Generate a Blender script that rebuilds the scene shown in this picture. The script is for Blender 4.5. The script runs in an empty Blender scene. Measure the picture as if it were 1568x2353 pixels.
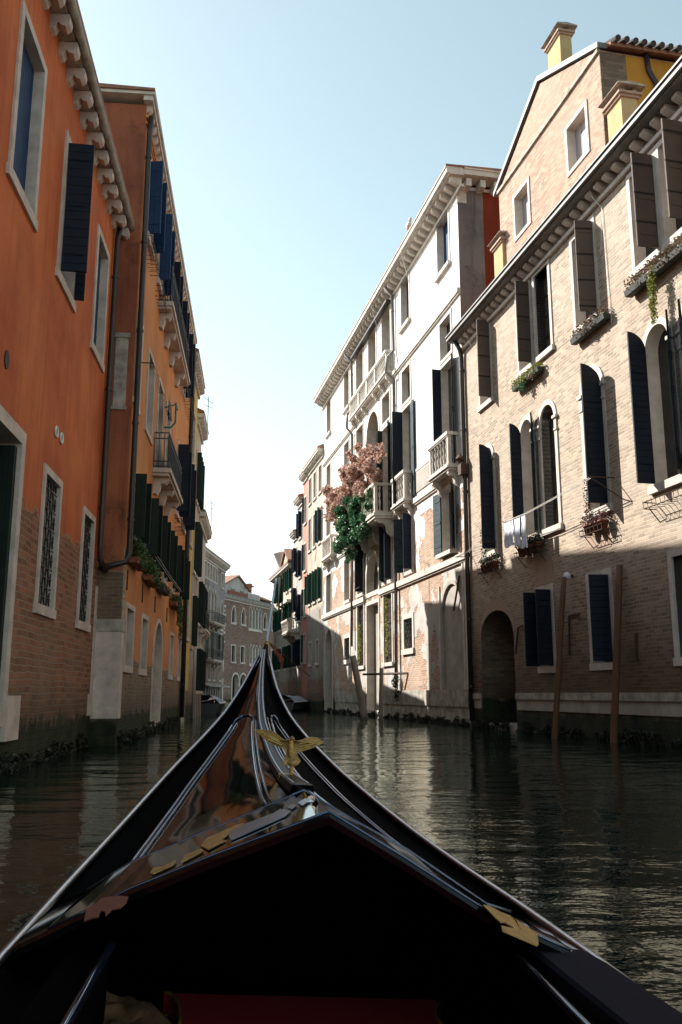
import bpy, math, random
from mathutils import Vector, Matrix
from mathutils.geometry import tessellate_polygon
R = math.radians
rnd = random.Random(7)
sc = bpy.context.scene
C = sc.collection

# ---------------------------------------------------------------- camera
F, HY, CX, CY, EYE = 2040.0, 1595.0, 784.0, 1176.5, 1.05
TH = math.atan((HY - CY) / F)
cd = bpy.data.cameras.new('camera'); cam = bpy.data.objects.new('camera', cd); C.objects.link(cam)
cam.location = (0, 0, EYE); cam.rotation_euler = (R(90) + TH, 0, 0)
cd.sensor_fit = 'VERTICAL'; cd.sensor_height = 36; cd.lens = F / 2353 * 36
cd.clip_start = .05; cd.clip_end = 3000
sc.camera = cam

def ray_at(px, py, Y):
    """world point seen at a photo position, on the plane y = Y"""
    v = CY - py; f = F*math.cos(TH) - v*math.sin(TH); u = F*math.sin(TH) + v*math.cos(TH)
    return Vector(((px-CX)/f*Y, Y, EYE + u/f*Y))

# ---------------------------------------------------------------- node helpers
def new_mat(name):
    m = bpy.data.materials.new(name); m.use_nodes = True
    nt = m.node_tree; b = nt.nodes['Principled BSDF']
    return m, nt, b
def N(nt, t, **k):
    n = nt.nodes.new(t)
    for a, v in k.items():
        if a.startswith('i_'): n.inputs[a[2:].replace('_', ' ')].default_value = v
        else: setattr(n, a, v)
    return n
def lk(nt, a, b): nt.links.new(a, b)
def mix(nt, fac, a, b, mode='MIX'):
    n = nt.nodes.new('ShaderNodeMix'); n.data_type = 'RGBA'; n.blend_type = mode
    for s, v in ((0, fac), (6, a), (7, b)):
        if hasattr(v, 'is_output'): lk(nt, v, n.inputs[s])
        else: n.inputs[s].default_value = v if s == 0 else (*v, 1)
    return n.outputs[2]
def mth(nt, op, a, b=0.0, clamp=False):
    n = nt.nodes.new('ShaderNodeMath'); n.operation = op; n.use_clamp = clamp
    for i, v in enumerate((a, b)):
        if hasattr(v, 'is_output'): lk(nt, v, n.inputs[i])
        else: n.inputs[i].default_value = v
    return n.outputs[0]
def ramp(nt, fac, lo, hi):
    n = nt.nodes.new('ShaderNodeMapRange'); n.inputs[1].default_value = lo; n.inputs[2].default_value = hi
    lk(nt, fac, n.inputs[0]); return n.outputs[0]
def noise(nt, vec, scale, detail=4, rough=.55):
    n = N(nt, 'ShaderNodeTexNoise'); n.inputs['Scale'].default_value = scale
    n.inputs['Detail'].default_value = detail; n.inputs['Roughness'].default_value = rough
    lk(nt, vec, n.inputs['Vector']); return n.outputs[0]
def coords(nt, sx=1, sy=1, sz=1):
    t = N(nt, 'ShaderNodeTexCoord'); m = N(nt, 'ShaderNodeMapping'); m.inputs['Scale'].default_value = (sx, sy, sz)
    lk(nt, t.outputs['Object'], m.inputs[0]); return m.outputs[0]
def bump(nt, b, h, s=.4, d=.02):
    n = N(nt, 'ShaderNodeBump'); n.inputs['Strength'].default_value = s; n.inputs['Distance'].default_value = d
    lk(nt, h, n.inputs['Height']); lk(nt, n.outputs[0], b.inputs['Normal'])

def wallmat(name, p1=(.5,.2,.08), p2=None, p3=None, brick=None, mortar=(.3,.26,.2), line=None, amp=.35,
            patch=None, top_brick=None, algae=.5, algae_amp=.35, stone=None, stain=.35, streak=.5, bs=1.0, patchscale=.35, grime=(.05,.04,.03), low=None, plow=None):
    """plaster over brick: below the ragged height `line` the plaster is gone; `patch` lets brick through elsewhere"""
    m, nt, b = new_mat(name)
    tc = N(nt, 'ShaderNodeTexCoord'); sep = N(nt, 'ShaderNodeSeparateXYZ'); lk(nt, tc.outputs['Object'], sep.inputs[0])
    X, Y, Z = sep.outputs; o = tc.outputs['Object']
    if p2 is None: p2 = tuple(c*.78 for c in p1)
    if p3 is None: p3 = tuple(min(1, c*1.18) for c in p1)
    big = noise(nt, o, .45, 5); med = noise(nt, o, 2.3, 6, .65); fine = noise(nt, o, 26, 4, .7)
    mp = N(nt, 'ShaderNodeMapping'); mp.inputs['Scale'].default_value = (3.2, 3.2, .22); lk(nt, o, mp.inputs[0])
    st = noise(nt, mp.outputs[0], 1.6, 6, .65)
    col = mix(nt, ramp(nt, big, .35, .65), p2, p3)
    col = mix(nt, mth(nt, 'MULTIPLY', ramp(nt, med, .35, .75), .5), col, p1)
    col = mix(nt, mth(nt, 'MULTIPLY', ramp(nt, st, .5, .75), streak), col, tuple(c*.55 for c in p2))
    sp = noise(nt, o, 1.1, 8, .75)
    col = mix(nt, mth(nt, 'MULTIPLY', ramp(nt, sp, .56, .74), stain), col, grime)
    if plow: col = mix(nt, mth(nt, 'MULTIPLY', ramp(nt, mth(nt, 'ADD', Z, mth(nt, 'MULTIPLY', med, .8)), plow[0]+.6, plow[0]+.3), .85), col, mix(nt, ramp(nt, sp, .35, .65), plow[1], tuple(c*.6 for c in plow[1])))
    hgt = mth(nt, 'ADD', mth(nt, 'MULTIPLY', med, .6), mth(nt, 'MULTIPLY', fine, .5))
    if brick:
        cb = N(nt, 'ShaderNodeCombineXYZ'); wob = noise(nt, o, 1.3, 3)
        lk(nt, mth(nt, 'ADD', X, Y), cb.inputs[0]); lk(nt, mth(nt, 'ADD', Z, mth(nt, 'ADD', mth(nt, 'MULTIPLY', wob, .09), mth(nt, 'MULTIPLY', noise(nt, o, 6, 2), .018))), cb.inputs[1])
        bt = N(nt, 'ShaderNodeTexBrick'); lk(nt, cb.outputs[0], bt.inputs['Vector'])
        bt.inputs['Scale'].default_value = 1; bt.inputs['Brick Width'].default_value = .27*bs; bt.inputs['Row Height'].default_value = .085*bs
        bt.inputs['Mortar Size'].default_value = .011*bs; bt.inputs['Mortar Smooth'].default_value = .3; bt.inputs['Bias'].default_value = -.1
        bt.inputs['Color1'].default_value = (0, 0, 0, 1); bt.inputs['Color2'].default_value = (1, 1, 1, 1); bt.inputs['Mortar'].default_value = (.5, .5, .5, 1)
        rnd_ = N(nt, 'ShaderNodeSeparateColor'); lk(nt, bt.outputs['Color'], rnd_.inputs[0])
        bc = mix(nt, rnd_.outputs[0], tuple(c*.52 for c in brick), tuple(min(1, c*1.38) for c in brick))
        bc = mix(nt, mth(nt, 'MULTIPLY', ramp(nt, med, .4, .7), .55), bc, tuple(c*.6 for c in brick))
        bc = mix(nt, mth(nt, 'MULTIPLY', ramp(nt, big, .42, .62), .45), bc, mortar)
        bc = mix(nt, mth(nt, 'MULTIPLY', ramp(nt, fine, .3, .8), .35), bc, tuple(c*.75 for c in brick))
        bc = mix(nt, mth(nt, 'MULTIPLY', ramp(nt, sp, .52, .7), .4), bc, tuple(c*.5 for c in brick))
        bc = mix(nt, mth(nt, 'MULTIPLY', ramp(nt, st, .52, .75), .35), bc, tuple(c*.55 for c in brick))
        bc = mix(nt, bt.outputs['Fac'], bc, mortar)
        if low: bc = mix(nt, mth(nt, 'MULTIPLY', ramp(nt, mth(nt, 'ADD', Z, mth(nt, 'MULTIPLY', med, 2.0)), low[0]+1.2, low[1]+1), .92), bc, mix(nt, 1.0, bc, (.27,.21,.175), 'MULTIPLY'))  # browner brick low down, deepened by shade painted into its colour
        bh = mth(nt, 'SUBTRACT', mth(nt, 'MULTIPLY', fine, .7), mth(nt, 'MULTIPLY', bt.outputs['Fac'], 1.3))
        rag = mth(nt, 'ADD', mth(nt, 'MULTIPLY', mth(nt, 'SUBTRACT', noise(nt, o, 1.0, 6, .6), .5), amp*3), 0)
        if line is None: mask = None
        else:
            zr = mth(nt, 'ADD', Z, rag); mask = ramp(nt, zr, line+.012, line-.012)
            col = mix(nt, mth(nt, 'MULTIPLY', ramp(nt, mth(nt, 'ABSOLUTE', mth(nt, 'SUBTRACT', zr, line+.03)), .05, .01), .6), col, tuple(min(1, c*1.1) for c in mortar))
        if patch is not None:
            pn = noise(nt, o, patchscale, 5, .6)
            pm = ramp(nt, pn, patch, patch+.012)
            if top_brick is not None:
                pm = mth(nt, 'MULTIPLY', pm, ramp(nt, Z, top_brick+.01, top_brick-.01))
            mask = pm if mask is None else mth(nt, 'MAXIMUM', mask, pm)
        if mask is None: mask = mth(nt, 'ADD', 1.0, 0.0)
        col = mix(nt, mask, col, bc)
        hgt = mth(nt, 'ADD', mth(nt, 'MULTIPLY', mth(nt, 'SUBTRACT', 1.0, mask), mth(nt, 'ADD', mth(nt, 'MULTIPLY', hgt, .4), .9)), mth(nt, 'MULTIPLY', mask, bh))
    if stone:
        sm = ramp(nt, Z, stone[0]+.01, stone[0]-.01)
        col = mix(nt, sm, col, mix(nt, ramp(nt, med, .3, .7), stone[1], tuple(c*.55 for c in stone[1])))
    az = mth(nt, 'ADD', Z, mth(nt, 'MULTIPLY', mth(nt, 'SUBTRACT', noise(nt, o, 1.7, 6, .7), .5), algae_amp*2))
    damp = ramp(nt, az, algae+.75, algae)
    col = mix(nt, mth(nt, 'MULTIPLY', damp, .6), col, (.045,.04,.025))
    al = ramp(nt, az, algae+.06, algae-.04)
    col = mix(nt, al, col, mix(nt, ramp(nt, med, .35, .7), (.012,.016,.008), (.045,.05,.022)))
    lk(nt, col, b.inputs['Base Color']); b.inputs['Roughness'].default_value = .9
    b.inputs['Specular IOR Level'].default_value = .25
    bump(nt, b, hgt, .8, .03 if brick else .015)
    return m

def simple(name, col, rough=.6, metal=0, var=.25, scale=6, bumpd=0, spec=.5, col2=None, coat=0, stretch=(1,1,1)):
    m, nt, b = new_mat(name)
    v = coords(nt, *stretch); n = noise(nt, v, scale, 5, .65)
    c2 = col2 if col2 else tuple(c*(1-var*2) if c*(1-var*2) > 0 else 0 for c in col)
    lk(nt, mix(nt, ramp(nt, n, .35, .7), col, c2), b.inputs['Base Color'])
    b.inputs['Roughness'].default_value = rough; b.inputs['Metallic'].default_value = metal
    b.inputs['Specular IOR Level'].default_value = spec
    if coat: b.inputs['Coat Weight'].default_value = coat; b.inputs['Coat Roughness'].default_value = .04
    if bumpd: bump(nt, b, noise(nt, v, scale*5, 4, .7), .6, bumpd)
    return m
def boardmat(name, col, width=.14, vert=False, rough=.6, worn=None, spec=.15):
    """painted boards: thin dark joints, faded patches"""
    m, nt, b = new_mat(name)
    tc = N(nt, 'ShaderNodeTexCoord'); sep = N(nt, 'ShaderNodeSeparateXYZ'); lk(nt, tc.outputs['Object'], sep.inputs[0])
    ax = mth(nt, 'ADD', sep.outputs[0], sep.outputs[1]) if vert else sep.outputs[2]
    fr = mth(nt, 'FRACT', mth(nt, 'DIVIDE', ax, width)); g = ramp(nt, mth(nt, 'ABSOLUTE', mth(nt, 'SUBTRACT', fr, .5)), .44, .49)
    n = noise(nt, tc.outputs['Object'], 3.5, 6, .7)
    c = mix(nt, ramp(nt, n, .35, .7), col, tuple(x*.55 for x in col) if not worn else worn)
    oi = N(nt, 'ShaderNodeObjectInfo'); c = mix(nt, mth(nt, 'MULTIPLY', oi.outputs['Random'], .45), c, tuple(x*1.9+.004 for x in col))
    c = mix(nt, g, c, tuple(x*.25 for x in col))
    lk(nt, c, b.inputs['Base Color']); b.inputs['Roughness'].default_value = rough; b.inputs['Specular IOR Level'].default_value = spec
    bump(nt, b, mth(nt, 'SUBTRACT', mth(nt, 'MULTIPLY', n, .3), g), .5, .01)
    return m

M = {}
M['stone'] = simple('istrian_stone', (.62,.56,.49), .8, var=.16, scale=2.2, bumpd=.008, spec=.3)
M['stone_left'] = simple('pale_stone', (.62,.51,.44), .8, var=.18, scale=3, bumpd=.006, spec=.3)
M['stone_dirty'] = simple('weathered_stone', (.46,.42,.36), .85, col2=(.17,.15,.12), scale=3, bumpd=.012, spec=.25)
M['greyrender'] = simple('grey_render', (.42,.38,.33), .9, col2=(.27,.245,.21), scale=1.5, bumpd=.006, spec=.2)
M['gutter'] = simple('lead_gutter', (.18,.17,.16), .6, var=.25, scale=3, bumpd=.004)
M['tiles'] = simple('roof_tiles', (.33,.15,.09), .9, col2=(.16,.09,.06), scale=5, bumpd=.02)
M['pipe'] = simple('dark_pipe', (.035,.025,.022), .45, var=.3, scale=4)
M['iron'] = simple('wrought_iron', (.018,.017,.017), .5, var=.2, scale=9)
M['rust'] = simple('rusty_iron', (.09,.045,.025), .8, var=.3, scale=12)
M['glass'] = simple('dark_glass', (.012,.015,.018), .06, var=.3, scale=1.5, spec=.6)
M['voidglass'] = simple('unlit_glass', (.006,.007,.008), .3, var=.2, scale=1.5, spec=.4)
M['oldglass'] = simple('old_glass', (.10,.085,.05), .25, col2=(.03,.028,.02), scale=4, bumpd=.004)
M['blue'] = boardmat('blue_shutter_boards', (.016,.045,.11), .13, True)
M['navy'] = boardmat('navy_shutter_boards', (.007,.011,.02), .16, worn=(.012,.018,.028))
M['teal'] = boardmat('teal_shutter_boards', (.016,.028,.033), .2, worn=(.05,.075,.085))
M['green'] = boardmat('green_shutter_boards', (.015,.055,.04), .12, True)
M['darkgreen'] = boardmat('dark_green_shutter_boards', (.012,.022,.016), .12, True)
M['brown'] = boardmat('brown_shutter_boards', (.085,.062,.052), .7, worn=(.065,.047,.04), rough=.7)
M['greyboard'] = boardmat('grey_shutter_boards', (.30,.28,.29), .35, True, worn=(.24,.22,.23), rough=.7)
M['white'] = simple('white_paint', (.75,.72,.68), .6, var=.08)
M['cloth_white'] = simple('white_laundry', (.72,.72,.80), .9, var=.06, scale=8)
M['terracotta'] = simple('terracotta', (.26,.085,.045), .85, var=.25, scale=8)
M['wood_post'] = simple('mooring_wood', (.14,.058,.024), .75, col2=(.085,.036,.016), scale=5, bumpd=.01, stretch=(4,4,.4))
M['greypost'] = simple('weathered_post', (.26,.23,.19), .9, col2=(.12,.105,.085), scale=4, bumpd=.02, stretch=(4,4,.4))
M['planter'] = simple('dark_planter', (.03,.035,.03), .7, var=.3)
M['rope'] = simple('rope', (.6,.56,.5), .9)
def leafmat(name, cols, rough=.5):
    m, nt, b = new_mat(name)
    g = N(nt, 'ShaderNodeNewGeometry')
    r = N(nt, 'ShaderNodeValToRGB'); lk(nt, g.outputs['Random Per Island'], r.inputs[0])
    el = r.color_ramp.elements
    el[0].color = (*cols[0], 1); el[1].color = (*cols[-1], 1)
    for i, c in enumerate(cols[1:-1]): e = el.new((i+1)/(len(cols)-1)); e.color = (*c, 1)
    lk(nt, r.outputs[0], b.inputs['Base Color']); b.inputs['Roughness'].default_value = rough
    b.inputs['Subsurface Weight'].default_value = 0
    tr = N(nt, 'ShaderNodeBsdfTranslucent'); lk(nt, r.outputs[0], tr.inputs[0])
    mx = N(nt, 'ShaderNodeMixShader'); mx.inputs[0].default_value = .3
    lk(nt, b.outputs[0], mx.inputs[1]); lk(nt, tr.outputs[0], mx.inputs[2]); lk(nt, mx.outputs[0], nt.nodes['Material Output'].inputs[0])
    return m
M['leaf_green'] = leafmat('ivy_leaves', [(.015,.06,.025), (.05,.15,.06), (.14,.27,.14)], .3)
M['leaf_pink'] = leafmat('copper_leaves', [(.26,.11,.075), (.44,.25,.18), (.62,.45,.41), (.44,.25,.11)], .6)
M['leaf_grass'] = leafmat('grassy_leaves', [(.03,.06,.015), (.05,.10,.025), (.08,.12,.04)])
M['leaf_yellow'] = leafmat('trailing_leaves', [(.16,.18,.03), (.26,.25,.06), (.10,.14,.03)])
M['leaf_dry'] = leafmat('dry_flowers', [(.08,.055,.04), (.20,.10,.08), (.05,.075,.03), (.26,.16,.13), (.09,.12,.04)])
M['leaf_dark'] = leafmat('dark_leaves', [(.01,.02,.01), (.025,.04,.018), (.05,.055,.03)])
M['leaf_weed'] = leafmat('seaweed_fronds', [(.008,.010,.004), (.022,.024,.010), (.045,.040,.018)])
M['leaf_red'] = leafmat('reddish_leaves', [(.10,.03,.03), (.16,.07,.06), (.05,.05,.03)])

# ---------------------------------------------------------------- mesh builder
class MB:
    def __init__(s): s.v = []; s.f = []
    def add(s, vs, fs):
        o = len(s.v); s.v += [tuple(v) for v in vs]; s.f += [tuple(i+o for i in f) for f in fs]; return s
    def box(s, a0, a1, b0, b1, c0, c1):
        a0, a1 = sorted((a0, a1)); b0, b1 = sorted((b0, b1)); c0, c1 = sorted((c0, c1))
        return s.add([(a0,b0,c0),(a1,b0,c0),(a1,b1,c0),(a0,b1,c0),(a0,b0,c1),(a1,b0,c1),(a1,b1,c1),(a0,b1,c1)],
                     [(0,3,2,1),(4,5,6,7),(0,1,5,4),(1,2,6,5),(2,3,7,6),(3,0,4,7)])
    def prism_uz(s, pts, w0, w1):
        n = len(pts)
        vs = [(u, w0, z) for u, z in pts] + [(u, w1, z) for u, z in pts]
        return s.add(vs, [tuple(range(n)), tuple(range(2*n-1, n-1, -1))] + [(i, n+i, n+(i+1) % n, (i+1) % n) for i in range(n)])
    def prism_wz(s, pts, u0, u1):
        n = len(pts)
        vs = [(u0, w, z) for w, z in pts] + [(u1, w, z) for w, z in pts]
        return s.add(vs, [tuple(range(n)), tuple(range(2*n-1, n-1, -1))] + [(i, n+i, n+(i+1) % n, (i+1) % n) for i in range(n)])
    def prism(s, base, vec):
        n = len(base); vs = [tuple(p) for p in base] + [tuple(Vector(p)+Vector(vec)) for p in base]
        return s.add(vs, [tuple(range(n)), tuple(range(2*n-1, n-1, -1))] + [(i, n+i, n+(i+1) % n, (i+1) % n) for i in range(n)])
    def ring(s, inner, outer, w0, w1, wi=None):
        """frame between two outlines (u,z): face at w1, reveal back to w0"""
        n = len(inner); wi = w1 if wi is None else wi
        vs = [(u, w1, z) for u, z in outer] + [(u, wi, z) for u, z in inner] + [(u, w0, z) for u, z in inner] + [(u, 0-.02, z) for u, z in outer]
        fs = []
        for i in range(n):
            j = (i+1) % n
            fs += [(i, j, n+j, n+i), (n+i, n+j, 2*n+j, 2*n+i), (3*n+i, 3*n+j, j, i)]
        return s.add(vs, fs)
    def tube(s, path, r, n=8, r1=None, cap=True):
        P = [Vector(p) for p in path]; k = len(P); prev = None; vs = []
        for i, p in enumerate(P):
            t = (P[min(i+1, k-1)] - P[max(i-1, 0)]).normalized()
            if prev is None: a = t.orthogonal().normalized()
            else: a = (prev - t*prev.dot(t)).normalized()
            prev = a; b = t.cross(a); rr = r if r1 is None else r + (r1-r)*i/(k-1)
            vs += [p + (a*math.cos(2*math.pi*j/n) + b*math.sin(2*math.pi*j/n))*rr for j in range(n)]
        fs = [(i*n+j, i*n+(j+1) % n, (i+1)*n+(j+1) % n, (i+1)*n+j) for i in range(k-1) for j in range(n)]
        if cap: fs += [tuple(range(n-1, -1, -1)), tuple((k-1)*n+j for j in range(n))]
        return s.add(vs, fs)
    def lathe(s, c, prof, n=10, axis=None):
        vs = []; k = len(prof)
        for r, z in prof: vs += [(c[0]+r*math.cos(2*math.pi*j/n), c[1]+r*math.sin(2*math.pi*j/n), c[2]+z) for j in range(n)]
        fs = [(i*n+j, i*n+(j+1) % n, (i+1)*n+(j+1) % n, (i+1)*n+j) for i in range(k-1) for j in range(n)]
        fs += [tuple(range(n-1, -1, -1)), tuple((k-1)*n+j for j in range(n))]
        return s.add(vs, fs)
    def blob(s, c, rad, n=10, m=6):
        vs = [];
        for i in range(1, m):
            a = math.pi*i/m
            vs += [(c[0]+rad[0]*math.sin(a)*math.cos(2*math.pi*j/n), c[1]+rad[1]*math.sin(a)*math.sin(2*math.pi*j/n), c[2]+rad[2]*math.cos(a)) for j in range(n)]
        vs += [(c[0], c[1], c[2]+rad[2]), (c[0], c[1], c[2]-rad[2])]
        fs = [((i)*n+j, (i+1)*n+j, (i+1)*n+(j+1) % n, i*n+(j+1) % n) for i in range(m-2) for j in range(n)]
        t = (m-1)*n
        fs += [(t, j, (j+1) % n) for j in range(n)] + [(t+1, (m-2)*n+(j+1) % n, (m-2)*n+j) for j in range(n)]
        return s.add(vs, fs)
    def leaves(s, blobs, count, size, seed=1, shell=.5):
        """many small leaf faces scattered through ellipsoids (c, radii)"""
        q = random.Random(seed); vol = [b[1][0]*b[1][1]*b[1][2] for b in blobs]
        for _ in range(count):
            c, rr = q.choices(blobs, vol)[0]
            d = Vector((q.gauss(0,1), q.gauss(0,1), q.gauss(0,1))).normalized() * (q.random()**shell)
            p = Vector((c[0]+d.x*rr[0], c[1]+d.y*rr[1], c[2]+d.z*rr[2]))
            t = Vector((q.gauss(0,1), q.gauss(0,1), q.gauss(0,.7))).normalized(); b = t.orthogonal().normalized()
            b = (Matrix.Rotation(q.random()*6.28, 3, t) @ b); L = size*q.uniform(.4, 1.7); W_ = L*.55
            s.add([p-t*L*.5, p+b*W_*.5, p+t*L*.5, p-b*W_*.5], [(0,1,2,3)])
        return s

class Wall:
    """vertical plane along a canal bank; local x = along it, local y = out over the canal, z = up"""
    def __init__(s, A, d):
        s.A = Vector((A[0], A[1], 0)); s.d = Vector((d[0], d[1], 0)).normalized(); s.n = Vector((-s.d.y, s.d.x, 0))
        s.rot = Matrix((s.d, s.n, Vector((0,0,1)))).transposed()
    def mat(s, u, w=0, z=0):
        m = s.rot.to_4x4(); m.translation = s.A + s.d*u + s.n*w + Vector((0,0,z)); return m
    def pt(s, u, w, z): return s.A + s.d*u + s.n*w + Vector((0,0,z))
    def loc(s, p):
        q = Vector(p) - s.A; return Vector((q.dot(s.d), q.dot(s.n), p[2]))

def flatwall(D, az, side):
    q = R(az)
    if side < 0: return Wall((-math.cos(q)*D, math.sin(q)*D), (-math.sin(q), -math.cos(q)))
    return Wall((math.cos(q)*D, -math.sin(q)*D), (math.sin(q), math.cos(q)))
WORLD = Wall((0, 0), (1, 0))
RW = flatwall(10.6, -12.14, 1)
W1 = flatwall(3.45, -5.32, -1)
W2 = flatwall(2.91, -5.32, -1)

used = {}
class Thing:
    def __init__(s, name, label, cat, W=WORLD, at=(0,0,0), group=None, kind=None):
        s.W = W; s.o = Vector(at); s.name = name
        e = bpy.data.objects.new(name, None); e.empty_display_size = .2; C.objects.link(e)
        e.matrix_world = W.mat(*at); e['label'] = label; e['category'] = cat
        if group: e['group'] = group
        if kind: e['kind'] = kind
        s.e = e; s.holes = []
    def part(s, name, mb, mat, parent=None, smooth=False, label=None, bevel=0):
        me = bpy.data.meshes.new(name); o = s.o
        me.from_pydata([(v[0]-o.x, v[1]-o.y, v[2]-o.z) for v in mb.v], [], mb.f); me.update()
        me.materials.append(M[mat] if isinstance(mat, str) else mat)
        if smooth:
            for p in me.polygons: p.use_smooth = True
        ob = bpy.data.objects.new(name, me); C.objects.link(ob); ob.parent = parent if parent else s.e
        if label: ob['label'] = label
        if bevel:
            md = ob.modifiers.new('bevel', 'BEVEL'); md.width = bevel; md.segments = 2; md.limit_method = 'ANGLE'
        return ob
def solo(name, label, cat, mb, mat, W=WORLD, at=(0,0,0), group=None, kind=None, smooth=False):
    """a thing that is one mesh"""
    me = bpy.data.meshes.new(name)
    me.from_pydata([(v[0]-at[0], v[1]-at[1], v[2]-at[2]) for v in mb.v], [], mb.f); me.update()
    me.materials.append(M[mat] if isinstance(mat, str) else mat)
    if smooth:
        for p in me.polygons: p.use_smooth = True
    ob = bpy.data.objects.new(name, me); C.objects.link(ob); ob.matrix_world = W.mat(*at)
    if label: ob['label'] = label
    if cat: ob['category'] = cat
    if group: ob['group'] = group
    if kind: ob['kind'] = kind
    return ob

def outline(u0, u1, z0, z1, arch=0, n=12, grow=0):
    u0, u1 = u0-grow, u1+grow; z0 -= grow; z1 += grow
    if not arch: return [(u0,z0), (u1,z0), (u1,z1), (u0,z1)]
    r = (u1-u0)/2; c = (u0+u1)/2
    if arch == 1: rise = r
    elif arch == 2: rise = r*1.45
    else: rise = arch
    zs = z1-rise; pts = [(u0,z0), (u1,z0)]
    for i in range(n+1):
        a = math.pi*i/n
        x, y = math.cos(a), math.sin(a)
        if arch == 2: x = math.copysign(abs(x)**1.0, x); y = (1-abs(x)**1.6)**.9
        pts.append((c+r*x, zs+rise*y))
    return pts

def sheet(outer, holes, w):
    polys = [[Vector((u, z, 0)) for u, z in outer]] + [[Vector((u, z, 0)) for u, z in h] for h in holes]
    tris = tessellate_polygon(polys); vs = [(u, w, z) for p in [outer]+holes for u, z in p]
    fs = []
    for a, b, c in tris:
        A, B, C_ = vs[a], vs[b], vs[c]
        cr = (B[0]-A[0])*(C_[2]-A[2]) - (B[2]-A[2])*(C_[0]-A[0])
        fs.append((a, b, c) if cr < 0 else (a, c, b))
    return vs, fs

def body(T, u0, u1, z1, mat, depth=8, top=None, w=0, z0=-.6):
    """the building's walls: pierced front, sides, back; `top` = extra outline points between the eaves (gable)"""
    mb = MB(); front = [(u0, z0), (u1, z0), (u1, z1)] + (top or []) + [(u0, z1)]
    vs, fs = sheet(front, T.holes, w); mb.add(vs, fs)
    mb.add([(u0,w,z0),(u0,w-depth,z0),(u0,w-depth,z1),(u0,w,z1)], [(0,1,2,3)])
    mb.add([(u1,w,z0),(u1,w-depth,z0),(u1,w-depth,z1),(u1,w,z1)], [(3,2,1,0)])
    bk = [(u, w-depth, z) for u, z in front]; mb.add(bk, [tuple(range(len(bk)))])
    return T.part('wall', mb, mat)

def roof_slope(T, u0, u1, z, w, depth=8, rise=2.0, mat='tiles', thick=.12, ov=0):
    mb = MB(); mb.prism_wz([(w, z), (w, z+thick), (w-depth/2, z+rise+thick), (w-depth, z+thick), (w-depth, z)], u0-ov, u1+ov)
    return T.part('roof', mb, mat)

def leaf_pts(width, z0, z1, arch=0, hinge_tall=False):
    """half of an arched leaf: x = 0 at the hinge; the leaf's top follows half of the arch"""
    if not arch: return [(0,z0), (width,z0), (width,z1), (0,z1)]
    pts = [(0,z0), (width,z0), (width,z1)]
    for i in range(1, 9):
        a = math.pi/2 + math.pi/2*i/8
        pts.append((width+width*math.cos(a), z1-width+width*math.sin(a)))
    return pts

def shutter(T, par, uh, side, width, z0, z1, ang, mat, arch=0, w=.05, th=.045, straps=True):
    """leaf hinged at u = uh; side +1: the leaf closes towards +u; ang 0 closed, 90 square to the wall, 180 flat back"""
    a = R(ang+rnd.uniform(-3.5, 3.5)); dx, dw = side*math.cos(a), math.sin(a); nx, nw = -dw, dx
    pts = leaf_pts(width, z0, z1, arch); mb = MB()
    mb.prism([(uh+dx*x, w+dw*x, z) for x, z in pts], (nx*th, nw*th, 0))
    if straps:
        for zz in (z0+(z1-z0)*.12, z0+(z1-z0)*.5, z0+(z1-z0)*(.86 if not arch else .72)):
            for sgn, o in ((-1, 0), (1, th)):
                b0 = (uh+dx*.02+nx*(o), w+dw*.02+nw*(o), zz); L = width*.8
                mb.prism([b0, (b0[0]+dx*L, b0[1]+dw*L, zz), (b0[0]+dx*L, b0[1]+dw*L, zz+.07), (b0[0], b0[1], zz+.07)], (nx*sgn*.012, nw*sgn*.012, 0))
    return T.part('shutter', mb, mat, par)

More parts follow.
